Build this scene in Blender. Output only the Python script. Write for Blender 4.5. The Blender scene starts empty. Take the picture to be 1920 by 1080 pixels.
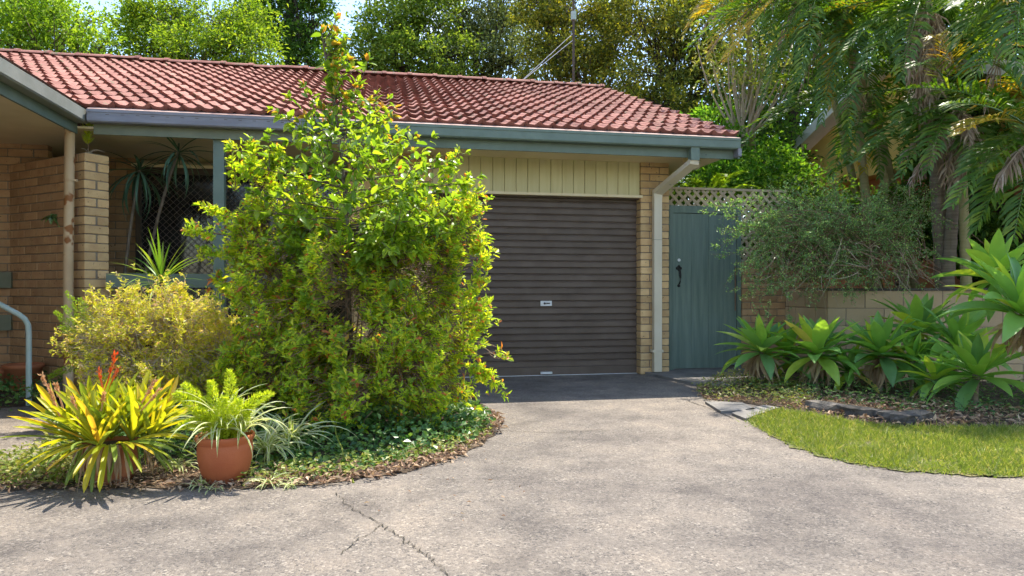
import bpy, math, random
import numpy as np
from mathutils import Matrix, Vector
random.seed(7)
rng = np.random.default_rng(7)
R_ = math.radians
scene = bpy.context.scene

# ------------------------------------------------------------------ camera, sky, sun, exposure
FPX, HOR, VPX, CAMH = 1290.0, 545.0, 711.0, 1.0        # photo focal length in px, horizon row, depth vanishing column, eye height
YAW = math.atan((960 - VPX) / FPX)
cam_d = bpy.data.cameras.new('camera')
cam = bpy.data.objects.new('camera', cam_d)
scene.collection.objects.link(cam)
cam_d.sensor_width = 36.0
cam_d.lens = FPX / 1920 * 36.0
cam_d.shift_y = (HOR - 540) / 1920
cam_d.clip_end = 600
cam.location = (0, 0, CAMH)
cam.rotation_euler = (R_(90), 0, -YAW)
scene.camera = cam

SUN_H = (0.62, 0.75)                                   # horizontal direction towards the sun
SUN_EL = R_(65)
_l = math.hypot(*SUN_H)
SUN = Vector((SUN_H[0] / _l * math.cos(SUN_EL), SUN_H[1] / _l * math.cos(SUN_EL), math.sin(SUN_EL)))
world = bpy.data.worlds.new('World')
scene.world = world
world.use_nodes = True
wt = world.node_tree
wt.nodes.clear()
wo = wt.nodes.new('ShaderNodeOutputWorld')
bg = wt.nodes.new('ShaderNodeBackground')
sky = wt.nodes.new('ShaderNodeTexSky')
sky.sky_type = 'NISHITA'
sky.sun_disc = False
sky.sun_elevation = SUN_EL
sky.sun_rotation = math.atan2(SUN.x, SUN.y)
sky.air_density = 1.2
sky.dust_density = 0.6
sky.ozone_density = 1.6
bg.inputs['Strength'].default_value = 0.15
tc = wt.nodes.new('ShaderNodeTexCoord')
cn = wt.nodes.new('ShaderNodeTexNoise')
cn.inputs['Scale'].default_value = 3.2
cn.inputs['Detail'].default_value = 7
cn.inputs['Roughness'].default_value = 0.55
cr = wt.nodes.new('ShaderNodeValToRGB')
cr.color_ramp.elements[0].position = 0.56
cr.color_ramp.elements[1].position = 0.74
cm = wt.nodes.new('ShaderNodeMix')
cm.data_type = 'RGBA'
cm.inputs[7].default_value = (7.6, 7.5, 7.4, 1)
wt.links.new(tc.outputs['Generated'], cn.inputs['Vector'])
wt.links.new(cn.outputs['Fac'], cr.inputs['Fac'])
wt.links.new(cr.outputs['Color'], cm.inputs[0])
wt.links.new(sky.outputs['Color'], cm.inputs[6])
wt.links.new(cm.outputs[2], bg.inputs['Color'])
wt.links.new(bg.outputs['Background'], wo.inputs['Surface'])
sun_d = bpy.data.lights.new('sun', 'SUN')
sun_d.energy = 4.2
sun_d.angle = R_(0.53)
sun_d.color = (1.0, 0.93, 0.80)
sun = bpy.data.objects.new('sun', sun_d)
scene.collection.objects.link(sun)
sun.location = (10, 12, 30)
sun.rotation_euler = SUN.to_track_quat('Z', 'Y').to_euler()
vs = scene.view_settings
vs.view_transform = 'Standard'
vs.look = 'None'
vs.gamma = 1.0
vs.use_curve_mapping = False
vs.exposure = 1.27
scene.render.engine = 'CYCLES'
scene.cycles.max_bounces = 6
scene.cycles.diffuse_bounces = 3
scene.cycles.transmission_bounces = 6
scene.cycles.transparent_max_bounces = 4
scene.cycles.use_denoising = True
scene.cycles.use_adaptive_sampling = True
scene.cycles.adaptive_threshold = 0.03

# ------------------------------------------------------------------ photo geometry -> world
FW = np.array((math.sin(YAW), math.cos(YAW), 0.0))
RT = np.array((math.cos(YAW), -math.sin(YAW), 0.0))
UP = np.array((0, 0, 1.0))
CAM = np.array((0, 0, CAMH))
def P(px, py, d):
    return CAM + d * (FW + (px - 960) / FPX * RT + (HOR - py) / FPX * UP)
def G(px, py, z=0.0):
    d = FPX * (CAMH - z) / (py - HOR)
    return P(px, py, d)
def proj(p):
    q = np.asarray(p, float) - CAM
    d = q @ FW
    return 960 + FPX * (q @ RT) / d, HOR - FPX * q[2] / d, d

# ------------------------------------------------------------------ building helpers
COL = scene.collection
WORLD = {}
class NB:
    """collects vertices and faces, links them as ONE mesh object"""
    def __init__(s):
        s.v, s.f, s.n = [], [], 0
    def add(s, v, f, m=0):
        v = np.asarray(v, float).reshape(-1, 3)
        f = np.asarray(f, np.int64)
        s.v.append(v); s.f.append((f + s.n, m)); s.n += len(v)
        return s
    def box(s, lo, hi, m=0):
        x0, y0, z0 = lo; x1, y1, z1 = hi
        v = [(x0,y0,z0),(x1,y0,z0),(x1,y1,z0),(x0,y1,z0),(x0,y0,z1),(x1,y0,z1),(x1,y1,z1),(x0,y1,z1)]
        return s.add(v, [(0,3,2,1),(4,5,6,7),(0,1,5,4),(1,2,6,5),(2,3,7,6),(3,0,4,7)], m)
    def obox(s, c, u, lu, lv, z0, z1, m=0):
        """box centred on c (2D), long axis u, half sizes lu, lv"""
        u = np.array(u, float); u /= np.linalg.norm(u); w = np.array((-u[1], u[0]))
        q = [np.array(c) + a * lu * u + b * lv * w for a, b in ((-1,-1),(1,-1),(1,1),(-1,1))]
        v = [(*p, z0) for p in q] + [(*p, z1) for p in q]
        return s.add(v, [(0,3,2,1),(4,5,6,7),(0,1,5,4),(1,2,6,5),(2,3,7,6),(3,0,4,7)], m)
    def tube(s, pts, rad, k=8, m=0, cap=True):
        pts = np.asarray(pts, float); n = len(pts)
        rad = np.broadcast_to(np.asarray(rad, float), (n,))
        t = np.gradient(pts, axis=0); t /= np.linalg.norm(t, axis=1)[:, None] + 1e-9
        ref = np.array((0, 0, 1.0)) if abs(t[0][2]) < 0.9 else np.array((1.0, 0, 0))
        a = np.cross(t, ref); a /= np.linalg.norm(a, axis=1)[:, None] + 1e-9
        b = np.cross(t, a)
        an = np.arange(k) * 2 * math.pi / k
        v = pts[:, None] + rad[:, None, None] * (np.cos(an)[None, :, None] * a[:, None] + np.sin(an)[None, :, None] * b[:, None])
        i, j = np.meshgrid(np.arange(n - 1), np.arange(k), indexing='ij')
        f = np.stack([i*k+j, i*k+(j+1)%k, (i+1)*k+(j+1)%k, (i+1)*k+j], -1).reshape(-1, 4)
        base = s.n
        s.add(v, f, m)
        if cap:
            s.f.append((np.arange(k)[None] + base, m)); s.f.append((np.arange(k)[::-1][None] + base + (n-1)*k, m))
        return s
    def lathe(s, prof, c=(0,0,0), k=32, m=0):
        prof = np.asarray(prof, float); n = len(prof); an = np.arange(k) * 2 * math.pi / k
        v = np.stack([prof[:, 0:1]*np.cos(an), prof[:, 0:1]*np.sin(an), np.repeat(prof[:, 1:2], k, 1)], -1) + np.asarray(c)
        i, j = np.meshgrid(np.arange(n - 1), np.arange(k), indexing='ij')
        f = np.stack([i*k+j, i*k+(j+1)%k, (i+1)*k+(j+1)%k, (i+1)*k+j], -1).reshape(-1, 4)
        return s.add(v, f, m)
    def mesh(s, name, mats, smooth=False, off=(0,0,0)):
        me = bpy.data.meshes.new(name)
        v = np.concatenate(s.v) - np.asarray(off, float)
        me.vertices.add(len(v)); me.vertices.foreach_set('co', v.astype(np.float32).ravel())
        lv = np.concatenate([f.ravel() for f, m in s.f]); tot = np.concatenate([np.full(len(f), f.shape[1]) for f, m in s.f])
        mi = np.concatenate([np.full(len(f), m) for f, m in s.f])
        me.loops.add(len(lv)); me.loops.foreach_set('vertex_index', lv.astype(np.int32))
        me.polygons.add(len(tot))
        me.polygons.foreach_set('loop_start', (np.cumsum(tot) - tot).astype(np.int32))
        me.polygons.foreach_set('loop_total', tot.astype(np.int32))
        for mt in (mats if isinstance(mats, (list, tuple)) else [mats]):
            me.materials.append(mt)
        me.polygons.foreach_set('material_index', mi.astype(np.int32))
        me.polygons.foreach_set('use_smooth', np.full(len(tot), smooth))
        me.update(calc_edges=True)
        return me
    def build(s, name, mats, parent=None, smooth=False, loc=None):
        """vertices are in world space; the object origin is put at loc (or the parent's origin)"""
        pw = WORLD.get(parent.name, np.zeros(3)) if parent else np.zeros(3)
        o_w = np.asarray(loc, float) if loc is not None else (pw if parent else np.zeros(3))
        o = bpy.data.objects.new(name, s.mesh(name, mats, smooth, o_w))
        COL.objects.link(o)
        o.location = Vector(o_w - pw)
        if parent: o.parent = parent
        WORLD[o.name] = o_w
        return o
def tag(o, label=None, cat=None, group=None, kind=None):
    if label: o['label'] = label
    if cat: o['category'] = cat
    if group: o['group'] = group
    if kind: o['kind'] = kind
    return o
def thing(name, label, cat, loc, group=None):
    o = bpy.data.objects.new(name, None)
    o.empty_display_size = 0.1
    COL.objects.link(o); o.location = Vector(np.asarray(loc, float)); WORLD[o.name] = np.asarray(loc, float)
    return tag(o, label, cat, group)
def inst(name, me, parent, M=None, loc=None):
    """an object that shares mesh data; M is a world matrix"""
    o = bpy.data.objects.new(name, me); COL.objects.link(o)
    pw = Vector(WORLD.get(parent.name, np.zeros(3))) if parent else Vector((0,0,0))
    if M is None: M = Matrix.Translation(Vector(np.asarray(loc, float)))
    if parent: o.parent = parent
    o.matrix_basis = Matrix.Translation(-pw) @ M
    WORLD[o.name] = np.array(M.translation)
    return o
def structure(o): o['kind'] = 'structure'; return o
def unit(a):
    a = np.asarray(a, float)
    return a / (np.linalg.norm(a, axis=-1, keepdims=True) + 1e-9)
def rdir(n):
    return unit(rng.normal(size=(n, 3)))
def in_poly(x, y, poly):
    poly = np.asarray(poly)[:, :2]; ins = np.zeros(len(x), bool); j = len(poly) - 1
    for i in range(len(poly)):
        xi, yi = poly[i]; xj, yj = poly[j]
        c = ((yi > y) != (yj > y)) & (x < (xj - xi) * (y - yi) / (yj - yi + 1e-12) + xi)
        ins ^= c; j = i
    return ins
def scatter_poly(poly, n):
    p = np.asarray(poly)[:, :2]; lo, hi = p.min(0), p.max(0); out = np.zeros((0, 2))
    while len(out) < n:
        q = rng.uniform(lo, hi, (n * 2, 2)); out = np.concatenate([out, q[in_poly(q[:, 0], q[:, 1], p)]])
    return out[:n]

# ------------------------------------------------------------------ materials
def newmat(name):
    m = bpy.data.materials.new(name); m.use_nodes = True; t = m.node_tree; t.nodes.clear()
    o = t.nodes.new('ShaderNodeOutputMaterial')
    return m, t, o
def nd(t, typ, ins=None, **kw):
    n = t.nodes.new(typ)
    for k, v in kw.items(): setattr(n, k, v)
    for k, v in (ins or {}).items():
        if isinstance(v, bpy.types.NodeSocket): t.links.new(v, n.inputs[k])
        else: n.inputs[k].default_value = v
    return n
def c4(c): return (c[0], c[1], c[2], 1)
def ramp(t, fac, stops):
    n = t.nodes.new('ShaderNodeValToRGB'); e = n.color_ramp.elements
    while len(e) < len(stops): e.new(0.5)
    for i, (p, c) in enumerate(stops): e[i].position = p; e[i].color = c4(c)
    t.links.new(fac, n.inputs['Fac']); return n.outputs['Color']
def mixc(t, fac, a, b, mode='MIX'):
    n = t.nodes.new('ShaderNodeMix'); n.data_type = 'RGBA'; n.blend_type = mode
    for i, v in ((0, fac), (6, a), (7, b)):
        if isinstance(v, bpy.types.NodeSocket): t.links.new(v, n.inputs[i])
        else: n.inputs[i].default_value = v if i == 0 else c4(v)
    return n.outputs[2]
def coord(t, rand=False):
    tcn = t.nodes.new('ShaderNodeTexCoord'); v = tcn.outputs['Object']
    if rand:
        oi = t.nodes.new('ShaderNodeObjectInfo')
        k = nd(t, 'ShaderNodeVectorMath', operation='SCALE', ins={0: (13.1, 7.7, 9.3), 'Scale': oi.outputs['Random']})
        a = nd(t, 'ShaderNodeVectorMath', operation='ADD', ins={0: v, 1: k.outputs[0]})
        return a.outputs[0], oi.outputs['Random']
    return v, None
def noise(t, vec, scale, detail=4, rough=0.55):
    return nd(t, 'ShaderNodeTexNoise', {'Vector': vec, 'Scale': scale, 'Detail': detail, 'Roughness': rough}).outputs['Fac']
def surf(name, c1, c2, scale=6, rough=0.7, bump=0.2, bscale=60, rand=0.0, spots=None, spec=0.3, stretch=None, bdist=0.01):
    """two-tone noisy surface; rand = brightness spread between objects; spots = (colour, scale, threshold)"""
    m, t, o = newmat(name)
    v, r = coord(t, True)
    if stretch: v = nd(t, 'ShaderNodeVectorMath', operation='MULTIPLY', ins={0: v, 1: stretch}).outputs[0]
    col = mixc(t, ramp(t, noise(t, v, scale, 6, 0.6), [(0.35, (0,0,0)), (0.65, (1,1,1))]), c1, c2)
    if rand:
        mr = nd(t, 'ShaderNodeMapRange', {'Value': r, 'To Min': 1 - rand, 'To Max': 1 + rand})
        col = nd(t, 'ShaderNodeVectorMath', operation='SCALE', ins={0: col, 'Scale': mr.outputs[0]}).outputs[0]
    if spots:
        sc, ss, th = spots
        f = ramp(t, noise(t, v, ss, 3, 0.6), [(th, (0,0,0)), (th + 0.04, (1,1,1))])
        col = mixc(t, f, col, sc)
    b = nd(t, 'ShaderNodeBump', {'Height': noise(t, v, bscale, 4), 'Strength': bump, 'Distance': bdist})
    p = nd(t, 'ShaderNodeBsdfPrincipled', {'Base Color': col, 'Roughness': rough, 'Normal': b.outputs[0], 'Specular IOR Level': spec})
    t.links.new(p.outputs[0], o.inputs[0])
    return m
def leafmat(name, stops, trans, tfac=0.45, rough=0.45, per='island', spec=0.4, boost=1.25):
    """stops: colours spread over single leaves (or objects); trans multiplies the light let through"""
    m, t, o = newmat(name)
    if per == 'island': r = t.nodes.new('ShaderNodeNewGeometry').outputs['Random Per Island']
    else: r = t.nodes.new('ShaderNodeObjectInfo').outputs['Random']
    v, _ = coord(t)
    col = ramp(t, r, [(p_, tuple(min(0.8, x * boost) for x in c_)) for p_, c_ in stops])
    col = mixc(t, noise(t, v, 9, 3), col, nd(t, 'ShaderNodeVectorMath', operation='SCALE', ins={0: col, 'Scale': 0.75}).outputs[0])
    p = nd(t, 'ShaderNodeBsdfPrincipled', {'Base Color': col, 'Roughness': rough, 'Specular IOR Level': spec})
    tr = nd(t, 'ShaderNodeBsdfTranslucent', {'Color': mixc(t, 1.0, col, trans, 'MULTIPLY')})
    mx = nd(t, 'ShaderNodeMixShader', {0: tfac, 1: p.outputs[0], 2: tr.outputs[0]})
    t.links.new(mx.outputs[0], o.inputs[0])
    return m

def concrete_mat(name, tint=1.0):
    m, t, o = newmat(name)
    v, _ = coord(t)
    big = noise(t, v, 0.55, 5, 0.6); mid = noise(t, v, 2.6, 5, 0.65)
    vor = nd(t, 'ShaderNodeTexVoronoi', {'Vector': v, 'Scale': 92.0, 'Randomness': 1.0})
    vd = nd(t, 'ShaderNodeTexVoronoi', {'Vector': v, 'Scale': 92.0}, feature='DISTANCE_TO_EDGE')
    rnd = nd(t, 'ShaderNodeSeparateColor', {0: vor.outputs['Color']}).outputs[0]
    peb = ramp(t, rnd, [(0.0, (0.06,0.057,0.06)), (0.3, (0.12,0.11,0.103)), (0.6, (0.18,0.158,0.138)), (0.85, (0.235,0.21,0.185)), (1.0, (0.37,0.335,0.29))])
    cem = mixc(t, mid, (0.215,0.187,0.162), (0.285,0.248,0.212))
    wear = ramp(t, noise(t, v, 7.0, 6, 0.7), [(0.36, (0,0,0)), (0.62, (1,1,1))])
    gap = ramp(t, vd.outputs['Distance'], [(0.02, (0,0,0)), (0.12, (1,1,1))])
    fac = mixc(t, 1.0, gap, mixc(t, wear, (0.95,)*3, (0.45,)*3), 'MULTIPLY')
    col = mixc(t, fac, cem, peb)
    stain = ramp(t, big, [(0.32, (0.60,0.59,0.61)), (0.46, (0.90,0.89,0.88)), (0.62, (1.12,1.09,1.04))])
    col = mixc(t, 1.0, col, stain, 'MULTIPLY')
    st2 = ramp(t, mid, [(0.32, (0.68,0.68,0.70)), (0.52, (1,1,1)), (0.70, (1.18,1.15,1.11))])
    col = mixc(t, 1.0, col, st2, 'MULTIPLY')
    col = mixc(t, 1.0, col, (0.93*tint, 0.925*tint, 0.925*tint), 'MULTIPLY')
    h = nd(t, 'ShaderNodeMath', operation='ADD', ins={0: gap, 1: noise(t, v, 300, 2)})
    b = nd(t, 'ShaderNodeBump', {'Height': h.outputs[0], 'Strength': 0.55, 'Distance': 0.004})
    p = nd(t, 'ShaderNodeBsdfPrincipled', {'Base Color': col, 'Roughness': 0.85, 'Normal': b.outputs[0], 'Specular IOR Level': 0.25})
    t.links.new(p.outputs[0], o.inputs[0])
    return m

M = {}
M['concrete'] = concrete_mat('exposed_aggregate_concrete')
M['slab'] = surf('grey_concrete_slab', (0.15,0.14,0.13), (0.23,0.215,0.20), 5, 0.85, 0.3, 90)
M['soil'] = surf('dark_soil', (0.05,0.035,0.025), (0.12,0.085,0.055), 9, 0.95, 0.8, 60, bdist=0.03)
M['ground'] = surf('leafy_ground', (0.05,0.055,0.03), (0.09,0.08,0.045), 2, 0.95, 0.5, 20)
M['turf'] = surf('turf_base', (0.10,0.12,0.035), (0.20,0.17,0.08), 5, 0.95, 0.5, 120)
M['crack'] = surf('dark_crack_fill', (0.03,0.028,0.022), (0.06,0.05,0.035), 30, 0.95, 0.3, 90)
M['mortar'] = surf('raked_mortar', (0.20,0.16,0.12), (0.27,0.22,0.16), 20, 0.95, 0.4, 150)
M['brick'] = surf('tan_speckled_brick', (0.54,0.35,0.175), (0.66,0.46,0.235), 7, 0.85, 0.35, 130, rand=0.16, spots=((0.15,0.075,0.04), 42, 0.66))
M['brick_darker'] = surf('darker_speckled_brick', (0.40,0.235,0.125), (0.49,0.31,0.165), 7, 0.85, 0.35, 130, rand=0.15, spots=((0.14,0.07,0.04), 46, 0.66))  # darker twin of the tan brick; holds painted shade on the screen wall face
M['tile'] = surf('terracotta_red_roof_tile', (0.235,0.095,0.076), (0.345,0.165,0.132), 5, 0.9, 0.35, 90, rand=0.2, spots=((0.17,0.135,0.085), 9, 0.63))
M['sarking'] = surf('roof_underlay', (0.05,0.03,0.025), (0.07,0.04,0.03), 8, 0.9)
M['green'] = surf('grey_green_paint', (0.130,0.175,0.145), (0.16,0.21,0.175), 5, 0.5, 0.1, 60, spots=((0.07,0.10,0.075), 14, 0.71))
M['lilac'] = surf('lilac_grey_gutter', (0.185,0.185,0.215), (0.24,0.24,0.27), 4, 0.4, 0.08, 40, stretch=(1,6,6))  # lilac grey tone, streaked lengthwise
M['khaki'] = surf('aged_khaki_fascia', (0.16,0.18,0.13), (0.20,0.22,0.16), 5, 0.55, 0.1, 60)
M['wing'] = surf('weathered_wing_gutter', (0.19,0.20,0.175), (0.25,0.255,0.23), 4, 0.5, 0.1, 60, spots=((0.12,0.13,0.10), 12, 0.70))
M['flashing'] = surf('faded_pink_flashing', (0.34,0.20,0.165), (0.44,0.33,0.29), 3, 0.7, 0.2, 60, stretch=(1,5,5), spots=((0.26,0.22,0.17), 9, 0.66))
M['gate'] = surf('grey_green_gate_paint', (0.118,0.165,0.138), (0.175,0.23,0.195), 2.5, 0.65, 0.3, 45, stretch=(7,7,0.5), rand=0.03, spots=((0.20,0.21,0.16), 5, 0.70))
M['cream'] = surf('cream_soffit_paint', (0.74,0.62,0.40), (0.80,0.68,0.46), 3, 0.7, 0.05, 40)
M['plank'] = surf('pale_yellow_cladding', (0.56,0.50,0.27), (0.62,0.56,0.32), 3, 0.6, 0.08, 40, stretch=(8,8,0.7), rand=0.03)
M['door'] = surf('brown_roller_door', (0.098,0.070,0.054), (0.132,0.098,0.078), 2.2, 0.45, 0.05, 50, stretch=(1.6,4,0.8), rand=0.08, spots=((0.20,0.165,0.135), 26, 0.735))
M['steel'] = surf('bright_metal', (0.6,0.6,0.6), (0.75,0.75,0.75), 20, 0.3)
M['dark_metal'] = surf('black_iron', (0.015,0.014,0.013), (0.03,0.028,0.026), 30, 0.5)
M['pipe_cream'] = surf('off_white_downpipe', (0.60,0.53,0.40), (0.68,0.61,0.48), 2, 0.5, 0.05, 40, spots=((0.42,0.40,0.31), 7, 0.68))
M['pipe_rust'] = surf('beige_pipe_with_rust', (0.47,0.33,0.19), (0.55,0.41,0.25), 3, 0.55, 0.1, 60, spots=((0.27,0.11,0.035), 4.5, 0.58))
M['rail'] = surf('galvanised_rail_green_tint', (0.33,0.42,0.38), (0.42,0.50,0.47), 9, 0.45, 0.08, 70)
M['lattice'] = surf('tan_lattice', (0.43,0.34,0.23), (0.52,0.42,0.29), 8, 0.75, 0.15, 60, rand=0.1)
M['block'] = surf('cream_painted_block', (0.46,0.33,0.195), (0.54,0.40,0.25), 2, 0.8, 0.25, 70, rand=0.05, spots=((0.24,0.18,0.12), 2.5, 0.70))
M['stone'] = surf('dark_edging_stone', (0.06,0.055,0.05), (0.15,0.13,0.11), 9, 0.9, 0.7, 40, rand=0.2, bdist=0.02)
M['terracotta'] = surf('terracotta_pot', (0.36,0.095,0.035), (0.42,0.125,0.05), 5, 0.65, 0.2, 110, spots=((0.46,0.27,0.18), 5, 0.60))
M['terracotta_old'] = surf('weathered_terracotta', (0.33,0.115,0.05), (0.40,0.155,0.075), 5, 0.8, 0.2, 90)
M['glass'] = surf('dark_window_glass', (0.012,0.012,0.014), (0.02,0.02,0.022), 3, 0.08, 0.0, 10, spec=0.6)
M['bronze'] = surf('brown_window_frame', (0.07,0.05,0.035), (0.09,0.065,0.045), 10, 0.45)
M['opal'] = surf('opal_light_cover', (0.62,0.55,0.42), (0.68,0.62,0.5), 8, 0.35)
M['yellow'] = surf('yellow_gable_cladding', (0.70,0.46,0.13), (0.78,0.55,0.19), 2, 0.75, 0.1, 40)
M['white'] = surf('white_barge_paint', (0.74,0.74,0.74), (0.82,0.82,0.80), 4, 0.6)
M['orange_brick'] = surf('orange_brick', (0.50,0.17,0.08), (0.60,0.24,0.12), 9, 0.85, 0.4, 90)
M['bark'] = surf('grey_brown_bark', (0.10,0.075,0.055), (0.20,0.16,0.12), 12, 0.9, 0.6, 40, stretch=(3,3,0.6), bdist=0.02)
M['bark_dark'] = surf('dark_bark', (0.045,0.033,0.025), (0.09,0.068,0.05), 14, 0.9, 0.6, 40, stretch=(3,3,0.6), bdist=0.02)
M['twig'] = surf('brown_twig', (0.17,0.10,0.065), (0.26,0.17,0.11), 15, 0.85, 0.3, 60)
M['twig_pale'] = surf('pale_bare_twig', (0.36,0.28,0.20), (0.48,0.40,0.30), 15, 0.85, 0.3, 60)
M['cane'] = surf('ringed_palm_cane', (0.26,0.24,0.10), (0.36,0.29,0.15), 3, 0.6, 0.3, 30, stretch=(1,1,9))
M['palm_trunk'] = surf('grey_palm_trunk', (0.20,0.155,0.115), (0.31,0.25,0.19), 3, 0.85, 0.4, 30, stretch=(1,1,12))

# leaves
M['lf_azalea'] = leafmat('azalea_leaf', [(0, (0.10,0.175,0.02)), (0.35, (0.20,0.285,0.027)), (0.75, (0.345,0.385,0.034)), (0.93, (0.41,0.385,0.04)), (0.945, (0.36,0.13,0.045)), (1.0, (0.28,0.085,0.035))], (1.75,1.7,0.45), 0.56, boost=1.85)
M['lf_azalea_pale'] = leafmat('pale_azalea_leaf', [(0, (0.26,0.30,0.03)), (0.5, (0.42,0.42,0.045)), (0.80, (0.50,0.46,0.08)), (0.86, (0.54,0.42,0.28)), (1.0, (0.40,0.24,0.15))], (1.6,1.5,0.55), 0.5, boost=1.6)
M['lf_sapling'] = leafmat('sapling_leaf', [(0, (0.09,0.17,0.02)), (0.5, (0.165,0.26,0.03)), (1.0, (0.27,0.34,0.04))], (1.65,1.6,0.5), 0.5, 0.32, boost=1.45)
M['lf_sapling_obj'] = leafmat('sapling_leaf_single', [(0, (0.09,0.17,0.02)), (0.5, (0.165,0.26,0.03)), (1.0, (0.27,0.34,0.04))], (1.65,1.6,0.5), 0.5, 0.32, per='object', boost=1.45)
M['lf_young'] = leafmat('young_orange_leaf', [(0, (0.46,0.20,0.04)), (0.5, (0.50,0.34,0.05)), (1.0, (0.46,0.44,0.05))], (1.5,1.3,0.6), 0.45, 0.35, per='object')
M['lf_cover'] = leafmat('ground_cover_leaf', [(0, (0.03,0.08,0.02)), (0.6, (0.065,0.14,0.035)), (1.0, (0.15,0.23,0.05))], (1.3,1.4,0.6), 0.3, 0.35, boost=1.5)
M['lf_weed'] = leafmat('weed_leaf', [(0, (0.10,0.16,0.03)), (0.6, (0.22,0.26,0.045)), (1.0, (0.40,0.36,0.12))], (1.3,1.3,0.6), 0.35)
M['lf_dry'] = leafmat('dry_leaf', [(0, (0.13,0.075,0.05)), (0.4, (0.26,0.16,0.10)), (0.75, (0.42,0.29,0.19)), (1.0, (0.58,0.44,0.30))], (1.2,1.1,0.9), 0.2, 0.7)
M['lf_grass'] = leafmat('lawn_blade', [(0, (0.12,0.18,0.03)), (0.5, (0.19,0.25,0.045)), (0.85, (0.28,0.31,0.08)), (1.0, (0.42,0.36,0.18))], (1.5,1.45,0.6), 0.45)
M['lf_agave'] = leafmat('agave_leaf', [(0, (0.09,0.18,0.07)), (0.35, (0.12,0.24,0.06)), (0.75, (0.17,0.29,0.055)), (0.93, (0.28,0.35,0.05)), (1.0, (0.42,0.33,0.10))], (1.6,1.5,0.5), 0.42, 0.4, per='object', boost=2.0)
M['lf_brom'] = leafmat('bromeliad_leaf', [(0, (0.24,0.30,0.02)), (0.5, (0.40,0.40,0.025)), (0.85, (0.50,0.43,0.03)), (1.0, (0.55,0.34,0.05))], (1.5,1.4,0.5), 0.48, 0.35, per='object', boost=1.3)
M['lf_brom_green'] = leafmat('bromeliad_lower_leaf', [(0, (0.14,0.22,0.03)), (1.0, (0.24,0.30,0.05))], (1.4,1.3,0.5), 0.35, 0.4, per='object')
M['bract'] = leafmat('red_orange_bract', [(0, (0.65,0.06,0.015)), (1, (0.75,0.20,0.04))], (1.3,1.2,0.8), 0.35, 0.45)
M['dry_flower'] = leafmat('dried_flower_stalk', [(0, (0.48,0.24,0.10)), (1, (0.62,0.42,0.26))], (1.2,1.1,0.9), 0.3, 0.7)
M['dead_leaf'] = leafmat('hanging_dead_leaf', [(0, (0.30,0.20,0.12)), (1, (0.50,0.38,0.25))], (1.2,1.1,0.9), 0.3, 0.7, per='object')
M['lf_foxtail'] = leafmat('foxtail_needle', [(0, (0.26,0.36,0.03)), (1.0, (0.44,0.48,0.04))], (1.6,1.5,0.5), 0.5, boost=1.5)
M['lf_foxtail_shade'] = leafmat('green_foxtail_needle', [(0, (0.17,0.30,0.03)), (1.0, (0.32,0.42,0.04))], (1.5,1.45,0.5), 0.45)
M['lf_spider'] = leafmat('spider_leaf_green', [(0, (0.16,0.25,0.04)), (1.0, (0.28,0.34,0.08))], (1.4,1.35,0.6), 0.4, boost=1.5)
M['lf_spider_edge'] = leafmat('spider_leaf_cream_edge', [(0, (0.56,0.56,0.30)), (1.0, (0.66,0.64,0.42))], (1.2,1.2,0.8), 0.35)
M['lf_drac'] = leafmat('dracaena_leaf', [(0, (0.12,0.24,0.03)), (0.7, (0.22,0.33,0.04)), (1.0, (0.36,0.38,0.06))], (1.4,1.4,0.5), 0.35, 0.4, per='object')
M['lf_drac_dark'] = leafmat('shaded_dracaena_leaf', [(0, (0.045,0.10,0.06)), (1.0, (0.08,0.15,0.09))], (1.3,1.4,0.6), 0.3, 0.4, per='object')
M['lf_shrub'] = leafmat('overhanging_shrub_leaf', [(0, (0.05,0.105,0.04)), (0.7, (0.10,0.175,0.06)), (1.0, (0.22,0.27,0.09))], (1.4,1.5,0.6), 0.38, 0.28, spec=0.7, boost=2.5)
M['lf_palm'] = leafmat('palm_leaflet', [(0, (0.055,0.13,0.022)), (0.6, (0.095,0.19,0.03)), (1.0, (0.20,0.27,0.035))], (1.8,1.6,0.3), 0.42, 0.36, boost=1.15)
M['lf_palm_yellow'] = leafmat('yellowing_palm_leaflet', [(0, (0.30,0.27,0.03)), (0.6, (0.45,0.34,0.03)), (1.0, (0.55,0.30,0.03))], (1.4,1.3,0.5), 0.4, 0.4)
M['lf_palm_dead'] = leafmat('dead_palm_leaflet', [(0, (0.20,0.135,0.095)), (0.6, (0.38,0.285,0.21)), (1.0, (0.54,0.45,0.36))], (1.1,1.1,1.0), 0.25, 0.8)
def treeleaf(name, a, b, c, tf=0.5): return leafmat(name, [(0, a), (0.55, b), (1.0, c)], (1.6,1.6,0.5), tf, 0.55, boost=1.4, spec=0.2)
M['t_lime'] = treeleaf('lime_tree_leaf', (0.09,0.17,0.022), (0.17,0.27,0.03), (0.29,0.37,0.05))
M['t_bushy'] = treeleaf('yellow_green_tree_leaf', (0.09,0.16,0.02), (0.16,0.24,0.028), (0.29,0.35,0.04))
M['t_dark'] = treeleaf('dark_green_tree_leaf', (0.035,0.085,0.018), (0.065,0.135,0.025), (0.13,0.20,0.035))
M['t_mid'] = treeleaf('mid_green_tree_leaf', (0.08,0.14,0.03), (0.155,0.225,0.04), (0.28,0.33,0.06))
M['t_grey'] = treeleaf('grey_green_tree_leaf', (0.065,0.09,0.04), (0.125,0.155,0.075), (0.25,0.28,0.14), 0.4)
M['t_gold'] = treeleaf('golden_flush_leaf', (0.14,0.15,0.025), (0.26,0.24,0.03), (0.44,0.36,0.05))
M['t_olive'] = treeleaf('olive_tree_leaf', (0.06,0.085,0.02), (0.125,0.15,0.03), (0.30,0.28,0.055), 0.42)
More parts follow.
